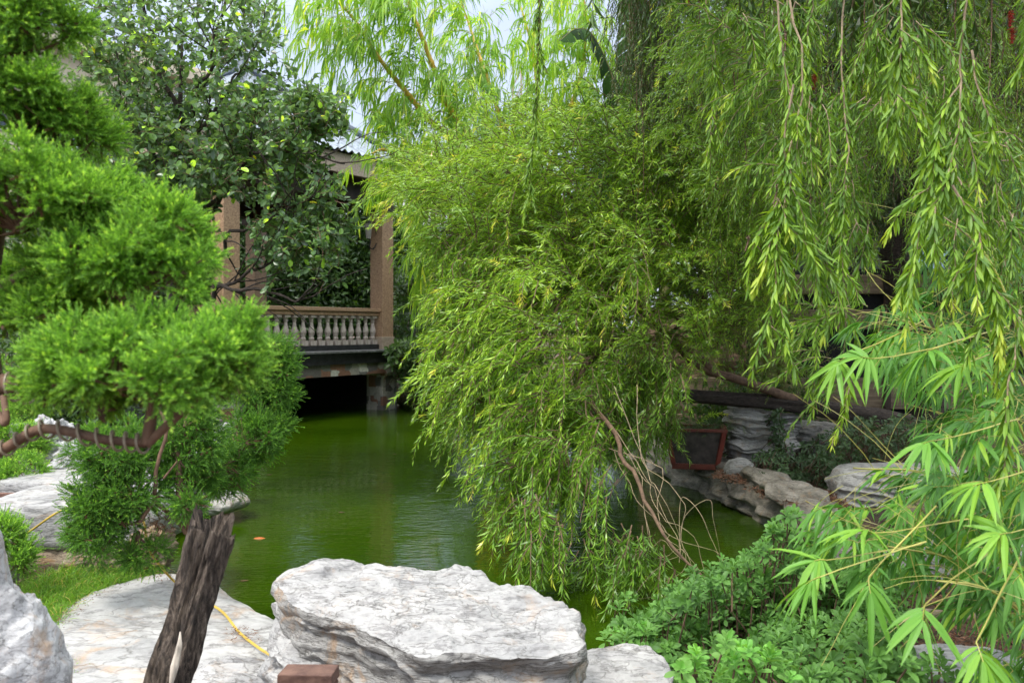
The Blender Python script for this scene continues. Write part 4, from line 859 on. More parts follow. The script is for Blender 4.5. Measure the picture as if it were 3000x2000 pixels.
# loose near tufts
for poly, n_, Yr, dv in (([(2150, 0), (2950, 0), (2950, 300), (2200, 350)], 34, (3.4, 4.8), (-.1, -.1, -.7)), ([(2120, 20), (2420, 0), (2400, 320), (2120, 300)], 16, (4., 5.2), (-.7, -.1, .05)), ([(2250, 330), (2560, 330), (2560, 700), (2320, 700)], 13, (3.6, 4.8), (-.3, -.1, -.5)), ([(2700, 300), (3000, 300), (3000, 700), (2760, 650)], 14, (3.2, 4.6), (-.1, -.1, -.6)), ([(2400, 900), (2620, 880), (2560, 1080), (2420, 1060)], 7, (3.8, 4.8), (-.4, -.1, -.1))):
    c = samp(poly, n_, *Yr, rng=rg); s, d = clumps(c, 4, dv, .32, .03, rg, .15)
    Pt = grow(s, d, .2+.25*rg.random(len(s)), 9, .16, .08, rg); tubes(tw, Pt, .0024, .001, 4)
    dress(lv, Pt, 40, .062, .0095, 45, .05, base=(.1, .65), yt=.08, g=.2, rng=rg, kind='b', stations=((.25, .9), (.65, 1.)), fold=.12, droop=.12)
# seed capsules along old wood
for pts in ([(2530, -100, 4.2), (2528, 240, 4.1)], [(2560, 120, 4.3), (2562, 250, 4.2)], [(2800, -60, 4.2), (2795, 60, 4.1)], [(2905, -50, 4), (2900, 200, 3.9)], [(2345, 300, 5), (2340, 470, 4.9)], [(2290, 60, 3.2), (2300, 150, 3.1)], [(2635, 110, 2.8), (2633, 220, 2.8)], [(2732, 470, 2.7), (2728, 580, 2.66)], [(1880, 300, 7.6), (1885, 560, 7.5)], [(1860, 150, 7.8), (1865, 420, 7.7)], [(2275, 540, 2.95), (2265, 600, 2.95)], [(2280, 780, 2.9), (2275, 850, 2.9)], [(2905, 830, 2.53), (2915, 880, 2.52)], [(2190, 690, 2.95), (2183, 735, 2.95)]):
    cp = MB(); a, b_ = P(*pts[0]), P(*pts[1]); p = spline([a, (a+b_)/2+.01, b_], 16); tubes(cp, p, .003, .0025, 5)
    L_ = np.linalg.norm(b_-a); dress(cp, p[None], int(L_/.0035)+8, .008, .009, 85, 0, base=(.3, .5), yt=0, g=0); cp.build('seed_cluster', B_brown, b2)
for k in range(34):
    p0 = samp([(2020, -40), (3000, -40), (3000, 480), (2050, 480)], 1, 4.2, 7, rg)[0]; ln = .12+.25*rg.random(); p = spline([p0, p0+(.01, 0, -ln/2), p0+(.0, 0, -ln)], 16); cp = MB(); tubes(cp, p, .003, .0025, 5); dress(cp, p[None], int(ln/.004), .009, .009, 85, 0, base=(.3, .5), yt=0, g=0); cp.build('seed_cluster', B_brown, b2)
lv.build('hanging_leaves', L_bbn, b2); tw.build('hanging_twigs', B_pale, b2)
fl = MB()
for (px, py, Y) in ((2385, 215, 4.5), (2015, -5, 6), (2965, 80, 4.5), (2960, 30, 4.6)):
    p = P(px, py, Y); dress(fl, (p+np.linspace(0, 1, 6)[:, None]*np.array((.0, 0, -.08)))[None], 160, .028, .003, 70, 0, base=(.4, .5), yt=0)
fl.build('flower_spikes', redfl, b2)
# the single long strand in front of the sky
rg = np.random.default_rng(6)
lv = MB(); tw = MB()
p = spline([P(1592, -330, 4.2), P(1585, -100, 4.2), P(1578, 100, 4.2), P(1572, 300, 4.2), P(1558, 450, 4.2), P(1548, 560, 4.2), P(1532, 650, 4.2)], 40)
tubes(tw, p, .006, .002, 5); dress(lv, p[None], 620, .06, .0105, 30, .0, base=(.3, .7), yt=0, g=.5, rng=rg)
q = p[[6, 10, 14, 18, 22, 26, 30]]; Pt = grow(q, nrm(np.array([(.2*((-1)**k), -.1, -.9) for k in range(7)])), .16, 8, .1, .06, rg)
tubes(tw, Pt, .002, .001, 4); dress(lv, Pt, 40, .055, .010, 35, .05, base=(.25, .6), yt=.1, g=.4, rng=rg)
lv.build('long_strand_leaves', L_bbn, b2); tw.build('long_strand_twig', B_brown, b2)

# ---------------------------------------------------------------- round leaved ficus tree left
rg = np.random.default_rng(8)
fb = P(480, 1375, 8.8)
fc = thing('ficus_tree', 'glossy round leaved ficus tree with spreading dark branches in front of the pavilion', 'tree', fb)
mb = MB()
rough_tube(mb, [fb, P(490, 1200, 8.8), P(500, 1000, 8.8), P(505, 800, 8.8), P(512, 600, 8.9), P(520, 450, 9), P(530, 250, 9.1), P(535, 60, 9.2)], [.09, .075, .065, .055, .045, .035, .02, .008], 16, 90, .12, 6, 4)
mb.build('trunk', B_dark, fc, smooth=True)
mb = MB(); ends = []
FB = [[(500, 1000, 8.8), (560, 880, 8.6), (650, 760, 8.4), (760, 660, 8.2), (880, 600, 8.1), (980, 560, 8.1)],
      [(495, 1060, 8.8), (600, 900, 8.5), (700, 830, 8.3), (820, 760, 8.2), (950, 720, 8.1)],
      [(505, 800, 8.8), (600, 640, 8.9), (720, 500, 9), (860, 400, 9.1), (980, 350, 9.2)],
      [(505, 750, 8.8), (420, 620, 8.6), (350, 500, 8.5), (290, 380, 8.5)],
      [(512, 600, 8.9), (450, 450, 9.1), (400, 300, 9.2), (340, 150, 9.3)],
      [(515, 520, 8.95), (600, 380, 9), (680, 250, 9.1), (760, 120, 9.2)],
      [(520, 420, 9), (580, 260, 8.8), (630, 120, 8.7), (660, 0, 8.6)],
      [(525, 330, 9.05), (470, 190, 9), (430, 60, 9), (400, -40, 9)],
      [(490, 1080, 8.8), (620, 860, 8.3), (740, 930-70, 8.1), (830, 880, 8.), (900, 860, 8.)],
      [(505, 700, 8.85), (640, 560, 8.5), (760, 470, 8.3), (900, 470, 8.2), (1010, 480, 8.2)]]
for k, pts in enumerate(FB):
    p = limb(mb, [P(*a) for a in pts], .028, .007, 30, 6, wob=.12, seed=k)
    ends.append(p)
    for m in range(9):
        i = rg.integers(8, 29); d = nrm(p[min(i+1, 29)]-p[i-1])+rg.normal(0, .55, 3)+np.array((0, -.1, .12))
        g_ = grow(p[i][None], nrm(d)[None], .5+.4*rg.random(), 9, -.02, .12, rg); tubes(mb, g_, .009, .003, 5); ends.append(g_[0])
mb.build('branch', B_dark, fc, smooth=True)
lv = MB(); tw = MB()
def ficus_region(poly, n, Yr, dv, k=5, spread=.75):
    c = samp(poly, n, *Yr, rng=rg); s, d = clumps(c, k, dv, spread, .07, rg, .3)
    Pt = grow(s, d, .12+.16*rg.random(len(s)), 5, .02, .12, rg); tubes(tw, Pt, .0035, .002, 3)
    nl = 7; t = (np.arange(nl)[None]+rg.random((len(s), nl)))/nl; t = .25+.75*t
    pos, tn = along(Pt, t); rad = nrm(rg.normal(size=pos.shape)); dd = nrm(tn*.6+rad*.8+np.array((0, -.05, .05)))
    up = nrm(np.array((0, -.35, .9))+rg.normal(0, .45, pos.shape)); ww = np.cross(dd, up)
    L = .088*(.55+.6*rg.random(pos.shape[:2])).ravel(); v = rg.random(L.shape)*.78; y = rg.random(L.shape); v = np.where(y < .035, .84+.12*rg.random(L.shape), v); v = np.where(y > .9988, 1., v)
    blades(lv, pos, dd, ww, L, L*.56, v, stations=((.22, .72), (.5, 1.), (.8, .72)), fold=.09, droop=.12)
ficus_region([(210, -40), (560, -60), (800, -40), (790, 150), (850, 300), (760, 380), (500, 420), (300, 380), (230, 200)], 225, (8.2, 9.9), (0, -.1, .4))
ficus_region([(280, 340), (700, 330), (860, 280), (910, 330), (920, 440), (910, 540), (720, 560), (420, 600), (330, 540)], 255, (8.0, 9.8), (.1, -.15, .25))
ficus_region([(740, 560), (800, 560), (950, 520), (1000, 640), (990, 740), (930, 800), (860, 830), (800, 800), (770, 700)], 62, (7.8, 8.8), (.2, -.1, .0))
ficus_region([(400, 580), (600, 560), (600, 620), (560, 680), (450, 700)], 16, (8.4, 9.2), (0, -.1, .1))
ficus_region([(840, 300), (960, 290), (990, 360), (950, 420)], 34, (8.2, 9), (.2, -.1, .6))
lv.build('foliage', L_fic, fc); tw.build('twigs', B_brown, fc)

# ---------------------------------------------------------------- bamboo
def fans(lv, tw, pos, dirs, L, W, nleaf=7, spread=55, droop=.5, rng=RNG, tip=.1, twl=1.2, var=(0, .75), st=((.12, .7), (.35, 1.), (.72, .68))):
    n = len(pos); d = nrm(dirs); Pt = grow(pos, d, L*twl*(.7+.5*rng.random(n)), 5, .1, .06, rng)
    tubes(tw, Pt, .0016, .001, 3)
    t = np.broadcast_to(np.linspace(.25, 1, nleaf), (n, nleaf)); p, tn = along(Pt, t)
    side = nrm(np.cross(tn, np.array((0, 0, 1.))+rng.normal(0, .35, (n, 1, 3))))
    sg = np.where(np.arange(nleaf) % 2 == 0, 1, -1)[None]*np.where(rng.random((n, 1)) < .5, 1, -1)
    A = np.radians(spread*np.linspace(1, .12, nleaf)[None]+rng.normal(0, 8, (n, nleaf)))
    dd = np.cos(A)[..., None]*tn+(np.sin(A)*sg)[..., None]*side+np.array((0, 0, -.12-.35*droop))*rng.random((n, nleaf, 1))*1.6
    nm = np.cross(side, tn); ww = np.cross(dd, nm+rng.normal(0, .4, dd.shape))
    LL = (L*(.65+.45*rng.random((n, nleaf)))).ravel()
    v = var[0]+(var[1]-var[0])*(rng.random((n, 1))*.6+rng.random((n, nleaf))*.4); v = np.where(rng.random((n, nleaf)) < tip, .92, v).ravel()
    blades(lv, p, dd, ww, LL, W*LL/L, v, stations=st, fold=.12, droop=droop*(.5+rng.random(LL.shape)))
rg = np.random.default_rng(12)
yb = thing('yellow_bamboo', 'arching clump of golden culmed bamboo against the sky left of the weeping trees', 'bamboo', P(1440, 1200, 12.5))
lv = MB(); tw = MB()
CUL = [[(1440, 1180, 12.5), (1430, 750, 12.2), (1400, 480, 12), (1310, 300, 11.8), (1240, 120, 11.6), (1185, -20, 11.4), (1140, -150, 11.2)],
       [(1450, 1190, 12.6), (1440, 700, 12.4), (1330, 430, 12.1), (1255, 350, 11.8), (1190, 270, 11.6), (1110, 170, 11.4), (1040, 60, 11.2), (980, 0, 11)],
       [(1470, 1180, 12.4), (1510, 700, 12.4), (1500, 500, 12.5), (1460, 330, 12.6), (1400, 150, 12.8), (1350, 0, 13)],
       [(1500, 1180, 12.6), (1560, 700, 12.8), (1640, 400, 12.9), (1700, 230, 13), (1715, 50, 13.1), (1690, -100, 13.2)],
       [(1430, 1190, 12.3), (1380, 800, 12), (1300, 600, 11.7), (1200, 480, 11.4), (1130, 440, 11.1), (1090, 450, 10.9)],
       [(1500, 1180, 12.7), (1540, 760, 12.9), (1560, 560, 13.), (1580, 350, 13.1), (1560, 150, 13.2), (1520, 0, 13.3)]]
for ci, pts in enumerate(CUL):
    p = spline([P(*a) for a in pts], 110); r = np.interp(np.linspace(0, 1, 110), [0, .6, 1], [.047, .034, .010])
    mb = MB(); th = np.arange(8)/8*2*math.pi; tn = nrm(np.gradient(p, axis=0)); a = nrm(np.cross(tn, (0, 1., .1))); b_ = np.cross(tn, a)
    rr_ = r*(1+.28*(np.arange(110) % 6 == 0)); V = p[:, None]+rr_[:, None, None]*(np.cos(th)[:, None]*a[:, None]+np.sin(th)[:, None]*b_[:, None])
    mb.add(V.reshape(-1, 3), grid_faces(110, 8)); mb.build('culm', B_culm, yb, smooth=True)
    ks = np.arange(34 if ci not in (4, 5) else 48, 110 if ci not in (4, 5) else 76, 4)
    for i in ks:
        m = 3; d = nrm(tn[i]*.45+rg.normal(0, .62, (m, 3))+np.array((-.12, -.05, .05))); g_ = grow(np.repeat(p[i][None], m, 0), d, .45+.6*rg.random(m), 9, .13, .06, rg)
        tubes(tw, g_, .005, .0018, 4)
        tt = np.array([.3, .45, .6, .75, .9, .99]); q, tq = along(g_, np.broadcast_to(tt, (m, 6)))
        fans(lv, tw, q.reshape(-1, 3), tq.reshape(-1, 3)+rg.normal(0, .4, (m*6, 3))+np.array((-.1, 0, -.2)), .2, .028, 6, 55, .55, rg, tip=.04, twl=.7)
def bam_reg(poly, n, Yr, dv, L=.2, W=.028, **k):
    c = samp(poly, n, *Yr, rng=rg); fans(lv, tw, c, np.array(dv)+rg.normal(0, .45, (n, 3)), L, W, 7, 50, .75, rg, **k)
    g_ = grow(c, nrm(-np.array(dv)+rg.normal(0, .3, (n, 3))), .3, 5, .05, .05, rg); tubes(tw, g_, .0015, .003, 3)
bam_reg([(760, -40), (1000, -60), (1000, 120), (900, 190), (800, 120)], 30, (9.5, 10.8), (-.6, -.1, -.3))
bam_reg([(1000, -60), (1300, -60), (1300, 100), (1200, 160), (1000, 160)], 44, (10.5, 11.6), (-.4, -.1, -.6))
bam_reg([(980, 160), (1200, 200), (1330, 330), (1250, 430), (1080, 380), (1020, 300)], 40, (10.5, 11.8), (-.5, -.1, -.5))
bam_reg([(1340, 60), (1560, 60), (1560, 420), (1400, 420)], 80, (12, 13.4), (-.1, -.2, -.6))
bam_reg([(1520, -60), (1800, -60), (1800, 220), (1700, 330), (1560, 330)], 200, (12, 13.4), (-.3, -.1, -.4), var=(.2, .9))
bam_reg([(1215, 470), (1300, 450), (1280, 640), (1260, 760), (1230, 880), (1210, 760)], 44, (9.4, 10.8), (-.5, -.2, -.7))
bam_reg([(1210, 540), (1300, 520), (1280, 800), (1260, 950), (1230, 900)], 44, (9.2, 10.6), (-.3, -.2, -.8), var=(0, .5))
bam_reg([(1250, 400), (1560, 400), (1600, 560), (1300, 600)], 150, (11.4, 12.6), (-.2, -.2, -.2), var=(.2, .95))
lv.build('foliage', L_bam, yb); tw.build('twigs', B_culmg, yb)

# right foreground bamboo
rg = np.random.default_rng(15)
rb = thing('green_bamboo', 'bright green broad leaved bamboo leaning in from the right foreground', 'bamboo', P(3120, 1900, 3.2))
lv = MB(); tw = MB(); cu = MB()
for pts in ([(3120, 1900, 3.2), (3080, 1500, 3.2), (2960, 1200, 3.15), (2800, 1000, 3.1), (2620, 930, 3.0)], [(3150, 1900, 3.3), (3060, 1300, 3.4), (2960, 900, 3.5), (2850, 700, 3.6), (2700, 640, 3.7)],
            [(3100, 1950, 3.0), (2950, 1600, 2.95), (2750, 1400, 2.9), (2500, 1370, 2.8)], [(3120, 1950, 3.0), (2980, 1750, 2.8), (2800, 1640, 2.7), (2600, 1600, 2.6)],
            [(3160, 1850, 3.6), (3050, 1250, 3.9), (2900, 1000, 4.2), (2700, 980, 4.5)], [(3160, 1850, 3.4), (3020, 1420, 3.6), (2850, 1250, 3.8), (2650, 1180, 4.)], [(3120, 1950, 2.9), (3000, 1800, 2.6), (2880, 1720, 2.5), (2740, 1700, 2.45)]):
    p = spline([P(*a) for a in pts], 40); tubes(cu, p, .007, .0025, 6)
    for m in range(16):
        i = rg.integers(10, 39); g_ = grow(p[i][None], nrm(np.array((-.4, -.1, .1))+rg.normal(0, .5, 3))[None], .25+.2*rg.random(), 7, .08, .08, rg); tubes(tw, g_, .0014, .0008, 4)
cu.build('culm', B_culmg, rb)
def rb_reg(poly, n, Yr, dv, L=.112, W=.015, nleaf=8, sp=.4, **k):
    c = samp(poly, n, *Yr, rng=rg); d = np.array(dv)+rg.normal(0, sp, (n, 3))
    fans(lv, tw, c, d, L, W, nleaf, 62, .4, rg, twl=.45, **k)
    g_ = grow(c, nrm(-np.array(dv)*.8+rg.normal(0, .3, (n, 3))), .09, 5, .02, .05, rg); tubes(tw, g_, .0008, .0012, 3)
rb_reg([(2560, 900), (3000, 700), (3050, 1250), (2800, 1300), (2600, 1120)], 175, (3.5, 4.8), (-.6, -.3, -.05), var=(0, .6))
rb_reg([(2700, 560), (3050, 480), (3050, 900), (2700, 900)], 90, (3.9, 5.4), (-.5, -.3, -.1), var=(0, .45))
rb_reg([(2480, 940), (2700, 900), (2950, 1000), (2950, 1300), (2780, 1200), (2600, 1040)], 62, (2.7, 3.5), (-.7, -.25, -.1), var=(.2, .85))
rb_reg([(2700, 1250), (3040, 1200), (3040, 1900), (2900, 1800), (2760, 1500)], 150, (2.5, 3.6), (-.6, -.3, -.1), var=(.1, .8))
rb_reg([(2400, 1450), (2750, 1480), (2850, 1700), (2550, 1680), (2380, 1600)], 62, (2.6, 3.2), (-.7, -.3, -.05), var=(.2, .85))
rb_reg([(2560, 1380), (2900, 1380), (2950, 1560), (2650, 1560)], 40, (2.9, 3.8), (-.7, -.3, -.05), var=(.1, .7))
rb_reg([(2750, 1650), (3050, 1600), (3050, 2050), (2900, 2050)], 32, (2.4, 3.0), (-.6, -.3, -.1), var=(.1, .7))
HP = [((2560, 1050, 2.5), (-1, -.1, .05)), ((2470, 1050, 2.55), (-.8, -.3, -.5)), ((2740, 1290, 2.4), (-.9, -.3, .0)), ((2400, 1690, 2.15), (-.9, -.25, -.2)), ((2545, 1690, 2.2), (-.2, -.4, -.5)), ((2710, 1770, 2.1), (-.35, -.5, -.3)), ((2860, 1880, 2.05), (-.05, -.5, -.4)), ((2420, 1640, 2.25), (-.8, -.2, .2)), ((2560, 1560, 2.3), (-.6, -.2, .3)), ((2900, 1410, 2.3), (-.9, -.2, -.1)), ((2740, 1020, 2.5), (-.6, -.3, -.2)), ((2840, 1060, 2.6), (-.6, -.3, -.2)), ((2960, 1560, 2.2), (-.8, -.2, 0))]
c = np.array([P(*a) for a, _ in HP]); d = np.array([b_ for _, b_ in HP])
fans(lv, tw, c, d, .135, .018, 10, 78, .3, rg, tip=0, twl=.35, var=(.6, .95))
g_ = grow(c, nrm(-d+np.array((1, .5, .2))), .35, 6, -.02, .04, rg); tubes(tw, g_, .0016, .0028, 4)
lv.build('foliage', L_rb, rb); tw.build('twigs', B_culmg, rb)
# small dark dwarf bamboo among the rocks
rg = np.random.default_rng(16)
db = thing('dwarf_bamboo', 'small dark fine leaved bamboo growing among rocks right of the striated rock', 'bamboo', P(2760, 1600, 5.3))
lv = MB(); tw = MB(); lv0 = lv
c = samp([(2600, 1400), (2860, 1430), (2900, 1600), (2700, 1560)], 34, 4.8, 5.6, rg)
fans(lv, tw, c, np.array((-.3, -.3, .5))+rg.normal(0, .4, (34, 3)), .13, .013, 9, 75, .35, rg, tip=0, twl=.5, var=(0, .35))
for q in c: limb(tw, [q, (q+np.array(P(2790, 1620, 5.3)))/2+(0, 0, .04), P(2790, 1640, 5.3)], .002, .004, 8, 4)
lv.build('foliage', L_crp, db); tw.build('stem', B_grn, db)

# ---------------------------------------------------------------- junipers
def sprigs(lv, c, d, L, nl, ll, lw, rng, base=(.0, .7), ang=38):
    Pt = grow(c, d, L*(.6+.7*rng.random(len(c))), 4, -.03, .12, rng)
    dress(lv, Pt, nl, ll, lw, ang, .0, base=base, yt=.22, g=-.05, rng=rng)
def pad(lv, tw, cen, rad, nsub, per, sub, L, nl, ll, lw, rng, root=None, low=.25, up=.35, base=(0, .7), tr=.004):
    cen = np.array(cen); rad = np.array(rad)
    D = nrm(rng.normal(size=(nsub*3, 3))); D = D[D[:, 2] > -low-.2*rng.random(len(D))][:nsub]
    sc = cen+D*rad*(.42+.62*rng.random((len(D), 1))**1.2)
    n = len(sc); dn = nrm(rng.normal(size=(n*per, 3))+np.repeat(D, per, 0)*.8+np.array((0, 0, up)))
    st = np.repeat(sc, per, 0)+dn*np.repeat(sub*(.6+.75*rng.random((n, 1))), per, 0)*(.15+.55*rng.random((n*per, 1)))
    sprigs(lv, st, dn, L, nl, ll, lw, rng, base)
    kd = rng.random(len(st)) < .05; s2 = (cen+(st-cen)*.8)[kd]; Pd = grow(s2, nrm(rng.normal(size=s2.shape)+np.array((0, 0, -.3))), L*.8, 4, .02, .12, rng); dress(lv, Pd, nl, ll, lw, 38, 0, mat=1, base=(0, .5), yt=0, rng=rng)
    if root is not None:
        for q in sc[::2]: limb(tw, [root, (np.array(root)+q)/2+rng.normal(0, .02, 3), q], tr, tr*.35, 10, 5, wob=.02)
rg = np.random.default_rng(21)
ja = thing('juniper_tree', 'large wired juniper with rounded bright green foliage pads at the left edge, nearest the camera', 'tree', P(-150, 1900, 1.6))
tk = MB()
rough_tube(tk, [P(-260, 1900, 1.6), P(-200, 1500, 1.6), P(-120, 1250, 1.6), P(-40, 1135, 1.6), P(110, 1140, 1.62)], [.05, .045, .035, .025, .014], 20, 60, .12, 5, 6)
rough_tube(tk, [P(-40, 1135, 1.6), P(-60, 900, 1.65), P(-20, 600, 1.7), P(-40, 300, 1.75), P(-60, -100, 1.8)], [.03, .028, .022, .018, .01], 16, 60, .12, 5, 7)
tk.build('trunk', B_red, ja, smooth=True)
br = MB()
def LB(*a, **k):
    m = MB(); p = limb(m, *a, **k); m.build('branch', B_red, ja, smooth=True); return p
BP = [LB([P(-200, 1420, 1.6), P(0, 1320, 1.55), P(130, 1265, 1.5), P(300, 1290, 1.45), P(430, 1300, 1.45)], .011, .007, 50, 10, wob=.01, seed=1),
      LB([P(430, 1300, 1.45), P(445, 1200, 1.45), P(440, 1130, 1.45)], .011, .007, 16, 8),
      LB([P(430, 1300, 1.45), P(520, 1220, 1.45), P(600, 1150, 1.47)], .009, .005, 16, 8),
      LB([P(-60, 900, 1.65), P(60, 800, 1.65), P(200, 760, 1.65), P(380, 800, 1.65)], .014, .006, 30, 8, wob=.02, seed=3),
      LB([P(-20, 600, 1.7), P(80, 640, 1.7), P(160, 660, 1.7)], .01, .005, 20, 8),
      LB([P(-40, 300, 1.75), P(60, 330, 1.75), P(130, 320, 1.75)], .01, .005, 20, 8),
      LB([P(-200, 1420, 1.6), P(-50, 1200, 1.55), P(15, 1240, 1.5), P(10, 1160, 1.52)], .008, .006, 20, 8)]
wr = MB()
for bp, r_, tn_ in ((BP[0], .016, 13), (limb(MB(), [P(-40, 1135, 1.6), P(20, 1130, 1.6), P(90, 1142, 1.6)], .01, .01, 20), .026, 4)):
    t = np.linspace(0, 1, 400); q = np.stack([np.interp(t, np.linspace(0, 1, len(bp)), bp[:, k]) for k in range(3)], 1)
    a = t*tn_*2*math.pi; q = q+np.stack([0*a, np.cos(a), np.sin(a)], 1)*r_; tubes(wr, q, .0024, .0024, 5)
wr.build('training_wire', B_wire, ja)
PADS = [((425, 1090, 1.47), (.18, .14, .09), 150, (440, 1150, 1.47), 'z'), ((210, 1150, 1.45), (.07, .09, .06), 40, (300, 1200, 1.45), 'z'), ((640, 1060, 1.47), (.075, .09, .08), 44, (600, 1120, 1.47), 'z'),
        ((380, 800, 1.62), (.15, .13, .10), 120, (330, 860, 1.62), 'z'), ((200, 880, 1.68), (.13, .12, .09), 80, (200, 950, 1.65), 'z'), ((480, 700, 1.64), (.07, .08, .06), 34, (420, 760, 1.64), 'z'),
        ((60, 590, 1.6), (.13, .13, .1), 100, (60, 680, 1.6), 'z'), ((260, 620, 1.66), (.09, .1, .07), 52, (220, 700, 1.66), 'z'), ((330, 620, 1.72), (.06, .08, .05), 22, (300, 660, 1.72), 'z'),
        ((40, 290, 1.7), (.12, .12, .1), 80, (50, 400, 1.7), 'z'), ((180, 400, 1.74), (.09, .1, .08), 60, (140, 440, 1.74), 'z'), ((60, 60, 1.7), (.13, .12, .12), 100, (20, 160, 1.7), 'z'), ((60, 900, 1.8), (.12, .1, .1), 60, (0, 950, 1.8), 'z')]
for (c_, r_, n_, rt, _) in PADS:
    lv = MB(); tw = MB()
    pad(lv, tw, P(*c_), r_, int(n_*.5), 44, .036, .034, 22, .0095, .0027, rg, root=P(*rt))
    pd = lv.build('foliage_pad', [L_jun, drym], ja); tw.build('twigs', B_red, pd)
for (x, y) in ((260, 590), (500, 610), (530, 650), (320, 890), (560, 900)):
    lv = MB(); Pt = grow(P(x, y+50, 1.6)[None], nrm(np.array((.25*rg.normal()-.1, 0, 1.)))[None], .06, 6, -.01, .1, rg); dress(lv, Pt, 60, .011, .003, 30, 0, base=(.8, 1), yt=1, rng=rg); lv.build('new_shoot', L_jun, ja)

rg = np.random.default_rng(23)
jb = thing('juniper_shrub', 'sprawling darker juniper with slim red brown stems hanging over the left bank of the pond', 'shrub', P(545, 1560, 4.6))
tk = MB()
limb(tk, [P(550, 1720, 4.9), P(548, 1560, 4.6), P(540, 1450, 4.5), P(520, 1300, 4.5)], .03, .016, 40, 9, wob=.05)
limb(tk, [P(545, 1560, 4.6), P(500, 1500, 4.5), P(465, 1450, 4.45), P(480, 1380, 4.4), P(485, 1250, 4.4), P(440, 1180, 4.4)], .014, .007, 40, 8, wob=.05)
limb(tk, [P(480, 1400, 4.4), P(500, 1375, 4.4), P(520, 1350, 4.4)], .007, .004, 12, 6)
limb(tk, [P(465, 1450, 4.45), P(400, 1530, 4.4), P(330, 1530, 4.4), P(270, 1480, 4.4)], .012, .006, 30, 8, wob=.04)
limb(tk, [P(540, 1450, 4.5), P(620, 1350, 4.9), P(720, 1280, 5.2), P(780, 1150, 5.3)], .014, .007, 30, 8, wob=.04)
tk.build('stem', B_red, jb, smooth=True)
for (c_, r_, n_, rt) in [((345, 1330, 4.5), (.22, .2, .15), 85, (400, 1400, 4.5)), ((290, 1520, 4.4), (.17, .18, .2), 85, (330, 1530, 4.4)), ((370, 1440, 4.45), (.2, .18, .1), 50, (400, 1500, 4.45)), ((420, 1620, 4.5), (.12, .12, .06), 18, (400, 1560, 4.5)),
                         ((560, 1290, 4.6), (.17, .17, .16), 70, (520, 1330, 4.5)), ((545, 1400, 4.6), (.15, .15, .1), 40, (520, 1400, 4.5)), ((580, 1180, 4.7), (.14, .15, .1), 30, (540, 1250, 4.5)), ((650, 1370, 4.9), (.14, .15, .13), 44, (600, 1380, 4.8)), ((560, 1470, 4.4), (.05, .06, .07), 10, (550, 1490, 4.45)),
                         ((740, 1290, 5.1), (.16, .16, .15), 54, (700, 1320, 5)), ((790, 1260, 5.2), (.09, .1, .07), 22, (740, 1290, 5.1)), ((800, 1070, 5.3), (.14, .16, .2), 70, (780, 1150, 5.3)), ((730, 1100, 5.3), (.14, .16, .2), 50, (760, 1200, 5.3)), ((830, 1140, 5.3), (.07, .1, .1), 22, (790, 1180, 5.3)), ((720, 980, 5.3), (.07, .08, .06), 14, (740, 1050, 5.3)), ((150, 1290, 5.2), (.1, .12, .1), 0, (200, 1300, 5.2))]:
    if not n_: continue
    lv = MB(); tw = MB(); n2 = n_
    pad(lv, tw, P(*c_), r_, n2, 22, .055, .07, 26, .014, .0042, rg, root=P(*rt), low=.9, up=.0, base=(0, .62), tr=.006)
    pd = lv.build('foliage_pad', [L_junb, drym], jb); tw.build('twigs', B_red, pd)
lv = MB(); c = samp([(400, 1530), (500, 1490), (530, 1530), (450, 1570)], 60, 4.4, 4.6, rg); sprigs(lv, c, nrm(rg.normal(size=(60, 3))), .05, 24, .012, .003, rg, (.3, .5)); lv.build('dead_sprays', drym, jb)
# junipers farther left
for (lab, cen, parts_) in (('small bright juniper bush behind the craggy rock at the left edge', (70, 1240, 7.6), [((40, 1290, 6.8), (.22, .2, .14), 40), ((30, 1390, 6.2), (.2, .2, .12), 34), ((120, 1100, 8.), (.35, .3, .3), 60), ((60, 1200, 7.8), (.25, .2, .1), 30)]),
                           ('low juniper at the lower left edge below the boulder pile', (30, 1600, 4.3), [((0, 1580, 4.6), (.09, .1, .08), 22), ((50, 1640, 4.6), (.05, .08, .08), 10)])):
    j = thing('juniper_bush', lab, 'shrub', P(*cen))
    tw0 = MB(); e0 = P(*parts_[0][0]); limb(tw0, [e0-(0, 0, .25), e0-(0, 0, .1), e0], .012, .006); tw0.build('stem', B_red, j)
    for (c_, r_, n_) in parts_:
        lv = MB(); pad(lv, tw0, P(*c_), r_, n_, 26, .06, .08, 24, .016, .005, rg, low=.6); lv.build('foliage_pad', [L_jun, drym], j)

